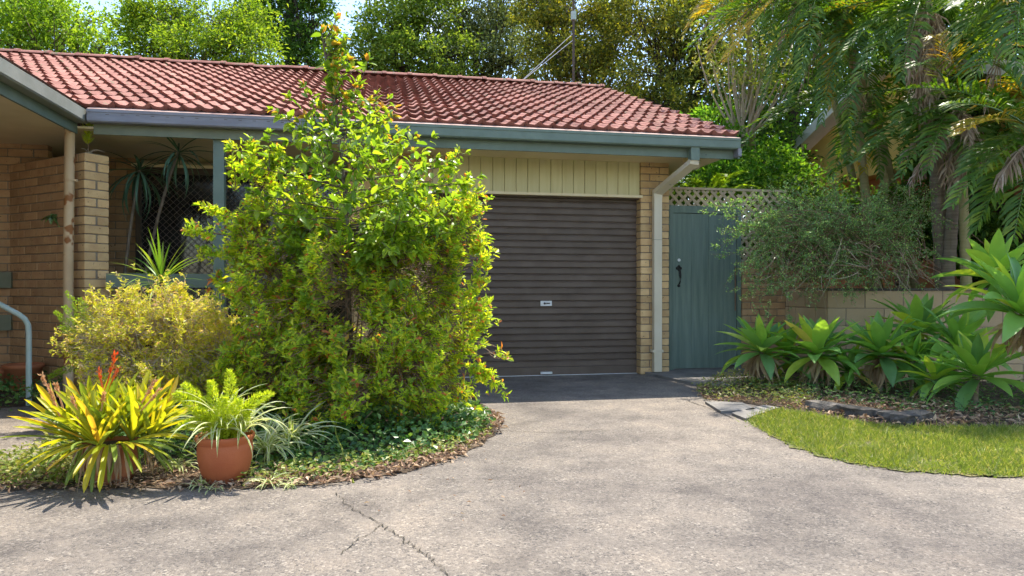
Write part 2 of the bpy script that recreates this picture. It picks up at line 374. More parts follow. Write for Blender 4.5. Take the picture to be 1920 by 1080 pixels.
M['t_bright'] = treeleaf('bright_shrub_leaf', (0.05,0.14,0.02), (0.10,0.22,0.03), (0.22,0.34,0.05))

# ------------------------------------------------------------------ ground, driveway, beds, lawn
def sheet(name, poly, z, mat, parent=None):
    b = NB(); p = np.array([(q[0], q[1], z) for q in poly]); b.add(p, [list(range(len(p)))])
    return b.build(name, mat, parent)
structure(sheet('ground', [(-250,-150),(250,-150),(250,350),(-250,350)], -0.012, M['ground']))
drive = structure(sheet('driveway', [(-9,-6),(14,-6),(14,5.2),(8,5.6),(3.6,6.3),(3.45,7.95),(-9,7.95)], 0.0, M['concrete']))
def strip(pts, w, z):
    b = NB(); pts = np.array(pts); n = len(pts)
    t = unit(np.gradient(pts[:, :2], axis=0)); nn = np.stack([-t[:, 1], t[:, 0]], 1)
    w = w * rng.uniform(0.4, 1.5, n)
    l = pts[:, :2] + nn * w[:, None]; r = pts[:, :2] - nn * w[:, None]
    v = np.concatenate([np.c_[l, np.full(n, z)], np.c_[r, np.full(n, z)]])
    i = np.arange(n - 1)
    return b.add(v, np.stack([i, i + n, i + n + 1, i + 1], 1))
def wob(a, n, amp):
    a = np.array(a); t = np.linspace(0, len(a) - 1, n)
    p = np.stack([np.interp(t, np.arange(len(a)), a[:, k]) for k in range(3)], 1)
    p[:, :2] += rng.normal(0, amp, (n, 2)); return p
strip(wob([G(630,925), G(665,955), G(715,985), G(755,1010), G(785,1030), G(810,1050), G(850,1085)], 90, 0.009), 0.0020, 0.004).build('crack', M['crack'], drive)
strip(wob([G(905,806), G(985,810), G(1060,812), G(1130,806)], 60, 0.004), 0.0024, 0.004).build('crack', M['crack'], drive)
strip(wob([G(715,985), G(700,1000), G(672,1012), G(640,1040)], 40, 0.006), 0.0016, 0.0045).build('crack', M['crack'], drive)
strip(wob([G(1290,752), G(1340,770), G(1375,785)], 20, 0.004), 0.004, 0.004).build('crack', M['crack'], drive)

LBED = [G(*q) for q in [(-260,930),(0,921),(150,917),(300,915),(450,917),(600,911),(700,897),(780,882),(850,862),(905,835),(935,808),(940,790),(910,765),(890,740),(885,708),(700,702),(100,712),(45,745),(90,790),(140,835),(60,862),(-260,890)]]
RBED = [G(*q) for q in [(1330,700),(1305,722),(1320,748),(1395,756),(1455,767),(1520,777),(1650,803),(1760,803),(1930,803),(2400,803),(2500,715),(1900,712),(1600,705),(1400,697)]]
LAWN = [G(*q) for q in [(1393,788),(1452,767),(1520,777),(1650,803),(1760,803),(1930,803),(2500,803),(2700,915),(2200,905),(1920,897),(1780,890),(1640,880),(1560,862),(1500,843),(1440,815)]]
def ragged(poly, step, amp):
    out = []
    for a, b_ in zip(poly, poly[1:] + poly[:1]):
        k = max(1, int(np.linalg.norm(np.subtract(b_, a)[:2]) / step))
        for i in range(k): out.append(np.asarray(a) + (np.asarray(b_) - np.asarray(a)) * i / k + rng.normal(0, amp, 3))
    return out
def chaikin(p, n=3):
    p = np.asarray(p)
    for _ in range(n):
        q_ = np.roll(p, -1, 0); p = np.stack([p*.75 + q_*.25, p*.25 + q_*.75], 1).reshape(-1, p.shape[1])
    return [r_ for r_ in p]
LAWN = chaikin(LAWN)
structure(sheet('garden_bed', ragged(chaikin(LBED), 0.10, 0.016), 0.005, M['soil']))
structure(sheet('garden_bed', RBED, 0.006, M['soil']))
structure(sheet('lawn', ragged(LAWN, 0.09, 0.022), 0.006, M['turf']))
step = NB()
q = [G(1243,724), G(1285,738), G(1310,724), G(1350,712)]
step.add([(3.1,7.72,0.0),(3.25,6.75,0),(3.55,6.55,0),(4.5,7.2,0),(4.5,8.4,0),(3.1,8.4,0),(3.1,7.72,0.03),(3.25,6.75,0.03),(3.55,6.55,0.03),(4.5,7.2,0.03),(4.5,8.4,0.03),(3.1,8.4,0.03)],
         [[6,7,8,9,10,11]])
step.add([(3.1,7.72,0.0),(3.25,6.75,0),(3.55,6.55,0),(4.5,7.2,0),(3.1,7.72,0.03),(3.25,6.75,0.03),(3.55,6.55,0.03),(4.5,7.2,0.03)], [[0,1,5,4],[1,2,6,5],[2,3,7,6]])
structure(step.build('path', M['slab']))
# raised ground behind the retaining wall
rb = NB()
rb.add([(5.16,7.08,1.0),(9.5,5.45,1.0),(30,4,1.2),(30,30,1.6),(5.16,30,1.4),(5.16,8.4,0.98),(5.2,6.95,-0.1),(9.5,5.2,-0.1),(4.9,8.4,-0.1),(5.0,30,-0.1)],
       [[0,1,2,3,4,5]])
rb.add([(5.16,7.08,1.0),(5.16,8.4,0.98),(5.16,30,1.4),(5.16,7.08,-0.1),(5.16,8.4,-0.1),(5.16,30,-0.1)], [[0,1,4,3],[1,2,5,4]])
structure(rb.build('terrain', M['soil']))

# ------------------------------------------------------------------ house
GY = 7.0            # gutter face
WY = 7.76           # facade
GX = 3.93           # right gable edge
RX, RZ = 11.7, 4.6  # ridge position in depth and height
ZG = 2.685
house = thing('brick_house', 'low tan brick house with red tiled roof and brown garage roller door', 'house', (0.6, 7.9, 0))

def chamfer_box(lx, ly, lz, c=0.004):
    b = NB(); X, Y, Z = lx/2, ly/2, lz/2
    v = []
    for sz in (-1, 1):
        for (sx, sy) in ((-1,-1),(1,-1),(1,1),(-1,1)):
            v += [(sx*(X-c), sy*(Y-c), sz*Z), (sx*X, sy*(Y-c), sz*(Z-c)), (sx*(X-c), sy*Y, sz*(Z-c))]
    f4 = [[0,9,6,3], [12,15,18,21],
          [2+0-1+0,0,0,0]]
    # faces by index: corner k (0..3 bottom, 4..7 top): 3k = z face, 3k+1 = x face, 3k+2 = y face
    z = lambda k: 3*k; x = lambda k: 3*k+1; y = lambda k: 3*k+2
    F = [[z(0),z(3),z(2),z(1)], [z(4),z(5),z(6),z(7)],
         [y(0),y(1),y(5),y(4)], [x(1),x(2),x(6),x(5)], [y(2),y(3),y(7),y(6)], [x(3),x(0),x(4),x(7)],
         [z(0),z(1),y(1),y(0)], [z(1),z(2),x(2),x(1)], [z(2),z(3),y(3),y(2)], [z(3),z(0),x(0),x(3)],
         [z(5),z(4),y(4),y(5)], [z(6),z(5),x(5),x(6)], [z(7),z(6),y(6),y(7)], [z(4),z(7),x(7),x(4)],
         [y(0),y(4),x(4),x(0)], [y(1),x(1),x(5),y(5)], [y(2),y(6),x(6),x(2)], [y(3),x(3),x(7),y(7)]]
    b.add(v, F)
    T = [[z(0),y(0),x(0)],[z(1),x(1),y(1)],[z(2),y(2),x(2)],[z(3),x(3),y(3)],[z(4),x(4),y(4)],[z(5),y(5),x(5)],[z(6),x(6),y(6)],[z(7),y(7),x(7)]]
    b.f.append((np.array(T), 0))
    return b
BM = {}
def brick_mesh(l, w, h, mat):
    k = (round(l, 3), round(w, 3), round(h, 3), mat.name)
    if k not in BM: BM[k] = chamfer_box(l, w, h).mesh('brick', mat)
    return BM[k]
CH = 0.0855
def put_brick(parent, c, u, l, w, z, mat, name='brick', h=CH - 0.01):
    a = math.atan2(u[1], u[0])
    j = rng.normal(0, 0.0012, 2)
    inst(name, brick_mesh(l, w, h, mat), parent, Matrix.Translation((c[0] + j[0], c[1] + j[1], z + CH/2)) @ Matrix.Rotation(a, 4, 'Z'))
def brick_run(name, owner, A, B, z0, n, t, mat, inset=0.007, only=None, start=(0, 0), label=None):
    """a running-bond wall from A to B (2D); t = thickness, wall lies to the left of A->B"""
    A = np.array(A, float); B = np.array(B, float); L = np.linalg.norm(B - A); u = (B - A) / L; w = np.array((-u[1], u[0]))
    core = NB(); core.obox((A + B) / 2 + w * t / 2, u, L/2 - inset, t/2 - inset, z0, z0 + n * CH)
    part = core.build(name, M['mortar'], owner)
    if label: part['label'] = label
    for i in range(n):
        s = start[i % 2]; first = 0.23 if i % 2 == 0 else 0.11
        while s < L - 0.03:
            l = min(first, L - s); first = 0.23
            if L - (s + l + 0.01) < 0.04: l = L - s
            c = A + u * (s + l/2) + w * t/2
            if only is None or only(c, z0 + i * CH):
                put_brick(part, c, u, l, t, z0 + i * CH, mat)
            s += l + 0.01
    return part
# garage pier on the right and on the left of the roller door
PX0, PX1 = 3.06, 3.42
brick_run('garage_pier', house, (PX0, WY), (PX1, WY), 0, 31, 0.23, M['brick'])
brick_run('garage_pier', house, (0.1, WY), (0.58, WY), 0, 31, 0.23, M['brick'])
b = NB(); b.box((PX0+0.1, WY+0.235, 0), (PX1-0.004, 13.0, 2.64)); b.build('side_wall', M['brick'], house)
# angled screen wall; bounce light on its pier end painted as paler brick
SA = np.array((-2.73, 7.14)); su = np.array((-0.766, 0.643)); sw = np.array((0.643, 0.766))
core = NB(); core.obox(SA + su * 0.68 + sw * 0.115, su, 0.68 - 0.007, 0.115 - 0.007, 0, 27 * CH)
screen = core.build('screen_wall', M['mortar'], house)
for i in range(27):
    z = i * CH; mt = M['brick_darker'] if rng.random() < 0.3 else M['brick']
    if i % 2 == 0:
        put_brick(screen, SA + su * 0.055 + sw * 0.115, sw, 0.23, 0.11, z, M['brick'])
        s = 0.12
    else:
        for k in (0, 1): put_brick(screen, SA + su * 0.115 + sw * (0.0525 + k * 0.125), su, 0.23, 0.105, z, M['brick'])
        s = 0.24
    while s < 1.34:
        l = min(0.23, 1.36 - s)
        put_brick(screen, SA + su * (s + l/2) + sw * 0.115, su, l, 0.23, z, M['brick_darker'])
        s += l + 0.01
# wing wall (far left) and porch back wall
JN = SA + su * 1.36
brick_run('wing_wall', house, (-4.75, 8.02), (-3.42, 8.02), 0, 30, 0.11, M['brick_darker'])
brick_run('porch_wall', house, (-3.45, 8.62), (-2.76, 8.62), 0, 30, 0.11, M['brick_darker'])
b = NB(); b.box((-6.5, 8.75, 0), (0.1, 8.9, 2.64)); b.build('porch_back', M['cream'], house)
b = NB(); b.box((-5.1, 2.2, 0), (-4.76, 8.13, 2.62)); b.build('unseen_wing_wall', M['brick_darker'], house)  # out of view; added to block light on the porch side
b = NB(); b.box((-4.75, 8.14, 0), (-4.6, 8.75, 2.62)); b.build('entry_wall', M['brick_darker'], house)
# porch wall section from the screen to the garage, mostly behind the shrub
b = NB(); b.box((-0.35, 8.0, 0), (0.1, 8.74, 2.62)); b.build('garage_side_wall', M['brick'], house)
b = NB(); b.box((-3.3, 7.3, 0), (0.1, 8.74, 0.12)); b.build('porch_floor', M['slab'], house)

# soffits, fascias, gutters
b = NB(); b.box((-6.5, 7.135, 2.53), (GX - 0.02, 8.74, 2.55)); b.build('soffit', M['cream'], house)
b = NB(); b.box((PX1, 8.742, 2.53), (GX - 0.02, 16.2, 2.55)); b.build('soffit', M['cream'], house)
b = NB(); b.box((-6.5, 2.0, 2.53), (-2.83, 7.13, 2.55)); b.build('soffit', M['cream'], house)
GS = -0.75           # seam between the grey and the green gutter length
def gutter_x(x0, x1):
    b = NB(); o = ZG - 2.69
    pr = [(GY+0.105, 2.67), (GY+0.105, 2.575), (GY+0.012, 2.572), (GY, 2.585), (GY, 2.66), (GY-0.006, 2.664), (GY-0.006, 2.69), (GY+0.012, 2.69), (GY+0.012, 2.66), (GY+0.02, 2.60), (GY+0.09, 2.60), (GY+0.095, 2.67)]
    n = len(pr); v = [(x0, y, z+o) for y, z in pr] + [(x1, y, z+o) for y, z in pr]
    b.add(v, [[i, (i+1) % n, (i+1) % n + n, i + n] for i in range(n)])
    b.f.append((np.array([list(range(n))[::-1]]), 0)); b.f.append((np.array([list(range(n, 2*n))]), 0))
    return b
tag(gutter_x(-2.66, GS).build('gutter', M['lilac'], house), 'lilac grey gutter length')
tag(gutter_x(GS + 0.002, GX).build('gutter', M['green'], house), 'green painted gutter length')
b = NB(); b.box((-2.64, GY+0.107, 2.475), (GS, GY+0.13, 2.655)); b.build('fascia', M['khaki'], house)
b = NB(); b.box((GS+0.002, GY+0.107, 2.475), (GX-0.03, GY+0.13, 2.655)); b.build('fascia', M['green'], house)
# rows of gutter slots seen on the grey length
b = NB()
for k in range(14):
    x = -2.5 + k * 0.13
    b.box((x, GY-0.0025, 2.638), (x+0.03, GY+0.003, 2.642))
b.build('overflow_slots', M['bronze'], house)
# wing eave, running towards the viewer
WX = -2.68
def gutter_y(y0, y1):
    b = NB(); o = ZG - 2.69
    pr = [(WX-0.105, 2.67), (WX-0.105, 2.575), (WX-0.012, 2.572), (WX, 2.585), (WX, 2.69), (WX-0.012, 2.69), (WX-0.012, 2.60), (WX-0.095, 2.60), (WX-0.095, 2.67)]
    n = len(pr); v = [(x, y0, z+o) for x, z in pr] + [(x, y1, z+o) for x, z in pr]
    b.add(v, [[i, (i+1) % n, (i+1) % n + n, i + n] for i in range(n)])
    b.f.append((np.array([list(range(n))[::-1]]), 0)); b.f.append((np.array([list(range(n, 2*n))]), 0))
    return b
tag(gutter_y(2.0, GY+0.1).build('gutter', M['wing'], house), 'grey green gutter of the side wing')
b = NB(); b.box((WX-0.13, 2.0, 2.475), (WX-0.107, GY+0.13, 2.655)); b.build('fascia', M['green'], house)
# wing roof (seen from below the eave only)
b = NB()
b.add([(WX-0.02,2.0,2.72),(WX-0.02,GY+0.1,2.72),(-7.4,GY+5.0,4.67),(-7.4,2.0,4.67)], [[0,1,2,3]])
b.build('wing_roof', M['tile'], house)
# gable end: barge board, brick triangle
slope = math.atan2(RZ - ZG - 0.03, RX - GY)
b = NB()
y0, z0, y1, z1 = GY + 0.02, ZG - 0.06, RX, RZ - 0.03
for (dx0, dx1, dz0, dz1) in ((GX - 0.022, GX, -0.16, 0.0),):
    b.add([(dx0,y0,z0+dz0),(dx1,y0,z0+dz0),(dx1,y1,z1+dz0),(dx0,y1,z1+dz0),(dx0,y0,z0+dz1),(dx1,y0,z0+dz1),(dx1,y1,z1+dz1),(dx0,y1,z1+dz1)],
          [(0,3,2,1),(4,5,6,7),(0,1,5,4),(1,2,6,5),(2,3,7,6),(3,0,4,7)])
b.build('barge_board', M['green'], house)
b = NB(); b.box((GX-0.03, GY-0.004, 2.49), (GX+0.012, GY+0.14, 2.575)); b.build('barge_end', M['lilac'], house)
b = NB(); b.add([(PX1-0.01,WY,2.66),(PX1-0.01,15.6,2.66),(PX1-0.01,RX,RZ-0.2)], [[0,1,2]]); b.build('gable_wall', M['brick'], house)

# roof: deck, tiles, ridge
deck = NB()
deck.add([(-7.4,GY+0.05,ZG-0.015),(GX-0.01,GY+0.05,ZG-0.015),(GX-0.01,RX,RZ-0.035),(-7.4,RX,RZ-0.035),(GX-0.01,2*RX-GY,ZG-0.015),(-7.4,2*RX-GY,ZG-0.015)], [[0,1,2,3],[3,2,4,5]])
roof = deck.build('roof', M['sarking'], house)
NROW = 15; SL = math.hypot(RX - GY - 0.03, RZ - ZG); CO = (SL - 0.09) / NROW; TW = 0.305
def tile_mesh():
    b = NB(); nx = 17; xs = np.linspace(0, TW, nx)
    prof = 0.017 * np.cos(2 * np.pi * xs / (TW / 2)) + 0.005 * np.cos(4 * np.pi * xs / (TW / 2) + 0.4)
    lift = 0.043
    tf = np.c_[xs, np.zeros(nx), prof + lift + 0.024]; tb = np.c_[xs, np.full(nx, CO + 0.05), prof + 0.026]
    bf = np.c_[xs, np.full(nx, 0.038), prof + lift - 0.034]; bb = np.c_[xs, np.full(nx, CO), prof + 0.01]
    v = np.concatenate([tf, tb, bf, bb]); i = np.arange(nx - 1)
    b.add(v, np.concatenate([np.stack([i, i+1, i+1+nx, i+nx], 1), np.stack([i+2*nx, i+1+2*nx, i+1, i], 1)]))
    b.f.append((np.array([[2*nx, 0, nx, 3*nx], [nx-1, 3*nx-1, 4*nx-1, 2*nx-1]]), 0))
    return b
tm = tile_mesh(); tme = tm.mesh('tile', M['tile'])
fl = NB(); fl.add([(-2.66,GY-0.003,ZG+0.003),(GX,GY-0.003,ZG+0.003),(GX,GY+0.16,ZG+0.062),(-2.66,GY+0.16,ZG+0.062),(-2.66,GY+0.012,ZG-0.01),(GX,GY+0.012,ZG-0.01)], [[0,1,2,3],[4,5,1,0]]); fl.build('eave_flashing', M['flashing'], house); tv = np.concatenate(tm.v)
RS = Matrix.Rotation(math.atan2(RZ - ZG, RX - GY - 0.03), 4, 'X')
cells = []
for r in range(NROW):
    s = r * CO; y = GY + 0.10 + s * math.cos(slope); z = ZG + 0.018 + s * math.sin(slope)
    for c in range(37):
        x = GX + 0.02 - (c + 1) * TW
        cells.append((math.hypot(x - 0, y), x, y, z))
cells = [q for q in cells if q[1] > -6.6 and not (q[1] < -2.95 - 0.0 and q[2] < GY + 0.4 * (-2.95 - q[1]))]
def seen(q):
    px, py, d = proj((q[1] + TW/2, q[2], q[3])); return -60 < px < 1980
cells.sort(key=lambda q: (not seen(q), q[0]))
rest = NB()
for k, (d, x, y, z) in enumerate(cells):
    Mx = Matrix.Translation((x + rng.normal(0, .003), y + rng.normal(0, .006), z + rng.normal(0, .002))) @ RS @ Matrix.Rotation(rng.normal(0, .010), 4, 'Z')
    if k < 298: inst('tile', tme, roof, Mx)
    else:
        v = tv @ np.array(Mx.to_3x3()).T + np.array(Mx.translation)
        for i, (f, m) in enumerate(tm.f): pass
        base = rest.n; rest.v.append(v); rest.n += len(v)
        for f, m in tm.f: rest.f.append((f + base, m))
if rest.n: tag(rest.build('tile_field', M['tile'], roof), kind='stuff')
rcap = NB(); rl = 0.46; an = np.linspace(-1.25, 1.25, 9)
for k, (xx, rr) in enumerate(((0, 0.135), (0.07, 0.135), (0.075, 0.12), (rl, 0.115))):
    pts = np.c_[np.full(9, xx), np.sin(an) * rr, np.cos(an) * rr * 0.75 - 0.05]
    rcap.v.append(pts); rcap.n += 9
i = np.arange(8)
for k in range(3): rcap.f.append((np.stack([i + 9*k, i + 9*(k+1), i + 1 + 9*(k+1), i + 1 + 9*k], 1), 0))
rcap.f.append((np.array([list(range(9))]), 0))
rme = rcap.mesh('ridge_tile', M['tile'])
for k in range(25):
    inst('ridge_tile', rme, roof, Matrix.Translation((GX - 0.03 - k * 0.42 - rl, RX, RZ + 0.02 + rng.normal(0, .004))) @ Matrix.Rotation(math.pi, 4, 'Z') @ Matrix.Translation((-rl, 0, 0)))

# roller door, cladding above it
door = NB(); door.box((0.5, WY+0.20, 0), (PX0 + 0.1, WY+0.24, 2.2)).build('door_reveal', M['bronze'], house)
gd = NB(); gd.box((0.52, WY+0.13, 0.005), (PX0 + 0.06, WY+0.16, 0.10))
gdo = gd.build('garage_door', M['door'], house)
SH = 0.0785
def slat_mesh():
    b = NB(); x0, x1 = 0.0, PX0 + 0.06 - 0.52
    pr = [(0.000, 0.0), (-0.013, 0.004), (-0.013, 0.050), (-0.0105, 0.053), (-0.012, 0.056), (-0.012, 0.0605), (-0.002, 0.065), (0.003, 0.0725), (0.000, SH)]
    n = len(pr); v = [(x0, y, z) for y, z in pr] + [(x1, y, z) for y, z in pr]
    return b.add(v, [[i, i + n, i + 1 + n, i + 1] for i in range(n - 1)])
sme = slat_mesh().mesh('slat', M['door'])
for k in range(27): inst('slat', sme, gdo, loc=(0.52, WY+0.145, 0.10 + k * SH))
b = NB(); c = P(1013, 568, 8.4); b.box((c[0]-0.068, WY+0.118, c[2]-0.03), (c[0]+0.068, WY+0.13, c[2]+0.03)); lock = b.build('lock_plate', M['steel'], gdo)
b = NB(); b.tube([(c[0]-0.02, WY+0.118, c[2]), (c[0]-0.02, WY+0.104, c[2])], 0.012, 10).box((c[0]+0.0, WY+0.112, c[2]-0.006), (c[0]+0.045, WY+0.1175, c[2]+0.006)); b.build('lock_barrel', M['dark_metal'], gdo)
b = NB(); b.box((c[0]-0.07, WY+0.10, 0.02), (c[0]+0.07, WY+0.128, 0.045)); b.build('door_handle', M['steel'], gdo)
b = NB(); b.box((0.52, WY+0.125, -0.002), (PX0+0.06, WY+0.15, 0.006)); b.build('bottom_seal', M['steel'], gdo)
cl = NB(); cl.box((0.45, WY+0.035, 2.13), (PX0-0.002, WY+0.06, 2.638)); clad = cl.build('cladding', M['khaki'], house)
pw = 0.137
for k in range(19):
    x1 = PX0 - 0.004 - k * pw
    pm = brick_mesh(pw - 0.004, 0.02, 0.50, M['plank'])
    inst('plank', pm, clad, loc=(x1 - pw/2, WY + 0.027, 2.387))
b = NB(); b.box((0.45, WY-0.02, 2.105), (PX0+0.02, WY+0.05, 2.135)); b.build('head_trim', M['cream'], house)
b = NB(); b.box((0.4, WY+0.05, 2.09), (PX0+0.1, WY+0.15, 2.13)); b.build('lintel', M['bronze'], house)

# downpipes
dx, dy = 3.235, WY - 0.075
pc = P(1268, 300, 7.15)
b = NB(); b.obox((3.40, GY+0.055), (1,0), 0.05, 0.04, 2.43, 2.58); b.build('gutter_outlet', M['green'], house)
b = NB()
def boxpath(b, path, hx, hy):
    """rectangular pipe along a path, mitred at the bends"""
    path = np.array(path, float); n = len(path)
    seg = unit(np.diff(path, axis=0)); v = []
    for k in range(n):
        t = unit(seg[max(k-1, 0)] + seg[min(k, n-2)]); side = np.array((1.0, 0, 0)); side = unit(side - t * (side @ t)); nn = np.cross(t, side)
        cs = max(0.5, abs(t @ seg[min(k, n-2)]))
        v += [path[k] + sx*hx*side/cs + sy*hy*nn for sx, sy in ((-1,-1),(1,-1),(1,1),(-1,1))]
    f = [[k*4+j, k*4+(j+1)%4, (k+1)*4+(j+1)%4, (k+1)*4+j] for k in range(n-1) for j in range(4)]
    f += [[0,1,2,3], [n*4-1,n*4-2,n*4-3,n*4-4]]
    return b.add(v, f)
boxpath(b, [(3.40, GY+0.06, 2.45), (3.40, GY+0.07, 2.41), (3.235, dy-0.01, 2.16), (3.235, dy, 2.08), (3.235, dy, 0.04)], 0.048, 0.035)
dp = b.build('downpipe', M['pipe_cream'], house)
b = NB(); b.box((3.165, dy-0.038, 0.27), (3.30, dy+0.045, 0.30)); b.build('bracket', M['pipe_cream'], dp)
b = NB(); b.box((3.183, dy-0.0375, 1.60), (3.287, dy+0.04, 1.604)); b.build('pipe_joint', M['khaki'], dp)
lx, ly, _ = P(128, 500, 6.42)
b = NB(); b.tube([(lx, ly, -0.01), (lx, ly, 1.2), (lx+0.01, ly, 2.2), (lx+0.012, ly, 2.56)], 0.043, 18); dp2 = tag(b.build('downpipe', M['pipe_rust'], house, smooth=True), 'round beige downpipe streaked with rust')
b = NB(); b.tube([(lx+0.01, ly, 2.02), (lx+0.01, ly, 2.04)], 0.050, 18).box((lx+0.04, ly-0.01, 2.02), (lx+0.08, ly+0.01, 2.04)); b.build('bracket', M['pipe_rust'], dp2)
b = NB(); b.tube([(lx+0.012, ly, 2.5), (lx+0.012, ly, 2.6)], 0.047, 18); b.build('pipe_collar', M['green'], dp2)

# eave light
ec = P(1297, 312, 8.0)
b = NB(); b.lathe([(0, 2.41), (0.07, 2.412), (0.092, 2.425), (0.098, 2.45), (0.098, 2.49)], (ec[0], ec[1], 0), 28); lt = b.build('eave_light', M['opal'], house, smooth=True)
b = NB(); b.lathe([(0.103, 2.487), (0.103, 2.531)], (ec[0], ec[1], 0), 28); b.build('light_base', M['cream'], lt, smooth=True)

# porch: post, rail, screens
pp = P(412, 500, 6.78)
b = NB(); b.box((pp[0]-0.05, pp[1]-0.05, 0.0), (pp[0]+0.05, pp[1]+0.05, 2.64)); b.build('porch_post', M['green'], house)
b = NB(); b.box((-2.56, pp[1]-0.022, 1.03), (pp[0]-0.052, pp[1]+0.022, 1.165)); b.build('porch_rail', M['green'], house)
b = NB(); b.box((pp[0]+0.052, pp[1]-0.022, 1.03), (0.1, pp[1]+0.022, 1.165)); b.build('porch_rail', M['green'], house)
for z in (1.03, 0.59):
    b = NB(); b.box((-4.7, 7.95, z), (-3.73, 7.99, z + 0.16)); b.build('balustrade_board', M['khaki'], house)
SY = 8.55
def screen_panel(x0, x1, z0, z1):
    b = NB()
    b.box((x0, SY, z0), (x0+0.05, SY+0.05, z1)).box((x1-0.05, SY, z0), (x1, SY+0.05, z1)).box((x0+0.05, SY, z1-0.07), (x1-0.05, SY+0.05, z1)).box((x0+0.05, SY, z0), (x1-0.05, SY+0.05, z0+0.06))
    fr = b.build('security_screen', M['bronze'], house)
    b = NB(); b.box((x0+0.05, SY+0.052, z0), (x1-0.05, SY+0.058, z1)); b.build('pane', M['glass'], fr)
    g = NB(); st = 0.075; W, H = x1 - x0 - 0.1, z1 - z0 - 0.13
    for sgn in (1, -1):
        k = -H
        while k < W:
            a0 = max(0, -k); a1 = min(H, W - k)
            if a1 > a0 + 0.02:
                p0 = (x0+0.05 + (k + a0 if sgn > 0 else W - k - a0), SY+0.02, z0+0.06 + a0); p1 = (x0+0.05 + (k + a1 if sgn > 0 else W - k - a1), SY+0.02, z0+0.06 + a1)
                g.tube([p0, p1], 0.0026, 4, cap=False)
            k += st
    tag(g.build('grille', M['grille'], fr), kind='stuff')
M['grille'] = surf('grille_wire', (0.16,0.13,0.11), (0.20,0.17,0.14), 20, 0.5)
screen_panel(-2.74, -1.42, 0.12, 2.42)
screen_panel(-1.40, -0.40, 0.12, 2.42)
b = NB(); b.box((-2.78, SY-0.01, 2.422), (-0.35, SY+0.06, 2.46)); b.build('door_head', M['cream'], house)
b = NB(); b.box((-2.73, SY-0.03, 1.30), (-2.69, SY-0.001, 1.46)); b.build('door_lock', M['dark_metal'], house)

# ------------------------------------------------------------------ gate, lattice, walls on the right
GTY = 7.90
gate = thing('garden_gate', 'grey green timber gate with black pull handle beside the garage', 'gate', (3.95, GTY, 0.03))
gx0, gx1, gz1 = 3.475, 4.43, 2.045
for x0, x1, nm in ((gx0, gx0+0.055, 'frame_post'), (gx1-0.05, gx1, 'frame_post')):
    b = NB(); b.box((x0, GTY-0.02, 0.032), (x1, GTY+0.06, gz1)); b.build(nm, M['gate'], gate)
b = NB(); b.box((gx0+0.057, GTY-0.015, gz1-0.09), (gx1-0.052, GTY+0.055, gz1-0.002)); b.build('frame_head', M['gate'], gate)
edges = [gx0+0.062, gx0+0.30, gx0+0.53, gx0+0.725, gx1-0.055]
for k in range(4):
    low = 0.045 if k < 3 else 0.075
    b = NB(); b.box((edges[k]+0.0012, GTY+(0.0015*(k % 2)), low), (edges[k+1]-0.0012, GTY+0.03, gz1-0.096)); b.build('board', M['gate'], gate)
for z in (1.78, 0.30):
    b = NB(); b.box((gx1-0.34, GTY-0.006, z), (gx1-0.06, GTY-0.001, z+0.045)).tube([(gx1-0.056, GTY-0.012, z-0.04), (gx1-0.056, GTY-0.012, z+0.10)], 0.010, 8); b.build('strap_hinge', M['gate'], gate)
hx = gx0 + 0.135; hz = 1.16
b = NB(); b.tube([(hx, GTY-0.004, hz+0.10), (hx, GTY-0.03, hz+0.085), (hx, GTY-0.042, hz+0.02), (hx, GTY-0.036, hz-0.05), (hx, GTY-0.004, hz-0.085)], (0.011,0.012,0.014,0.009,0.008), 8)
for dx_, dz_ in ((0, 0.135), (-0.022, 0.115), (0.022, 0.115), (0, 0.10), (0, -0.10)):
    b.tube([(hx+dx_, GTY-0.001, hz+dz_), (hx+dx_, GTY-0.010, hz+dz_)], (0.020, 0.015), 10)
b.build('pull_handle', M['dark_metal'], gate, smooth=False)
b = NB(); b.tube([(hx, GTY-0.001, hz+0.215), (hx, GTY-0.012, hz+0.215)], 0.019, 14); b.build('lock_cylinder', M['steel'], gate)
b = NB(); b.tube([(gx1-0.075, GTY-0.012, 0.75), (gx1-0.075, GTY-0.012, 1.30)], 0.007, 6); b.build('drop_bolt', M['twig'], gate)

lat = thing('lattice_screen', 'tan diamond lattice running above the gate and over the brick wall', 'lattice', (4.2, GTY+0.08, 1.4))
def lattice(x0, x1, z0, z1):
    st, hw = 0.118, 0.017
    W, H = x1 - x0, z1 - z0
    for sgn in (1, -1):
        k = -H
        while k < W:
            a0 = max(0, -k); a1 = min(H, W - k)
            if a1 > a0 + 0.03:
                xa = x0 + (k + a0 if sgn > 0 else W - k - a0); xb = x0 + (k + a1 if sgn > 0 else W - k - a1)
                y = GTY + 0.075 + (0.0085 if sgn > 0 else 0)
                o = hw * 1.414
                v = []
                for yy in (y, y + 0.008):
                    v += [(xa - o/2*sgn, yy, z0 + a0 + o/2), (xa + o/2*sgn, yy, z0 + a0 - o/2), (xb + o/2*sgn, yy, z0 + a1 - o/2), (xb - o/2*sgn, yy, z0 + a1 + o/2)]
                b = NB(); b.add(v, [[0,1,2,3],[7,6,5,4],[0,4,5,1],[1,5,6,2],[2,6,7,3],[3,7,4,0]]); b.build('slat', M['lattice'], lat)
            k += st
lattice(gx0 - 0.02, gx1, gz1 - 0.01, 2.25)
lattice(gx1 + 0.004, 5.1, 1.40, 2.25)
for z, (x0, x1) in ((2.255, (gx0-0.03, 5.12)), (1.365, (gx1+0.004, 5.12))):
    b = NB(); b.box((x0, GTY+0.07, z), (x1, GTY+0.10, z+0.03)); b.build('lattice_rail', M['lattice'], lat)

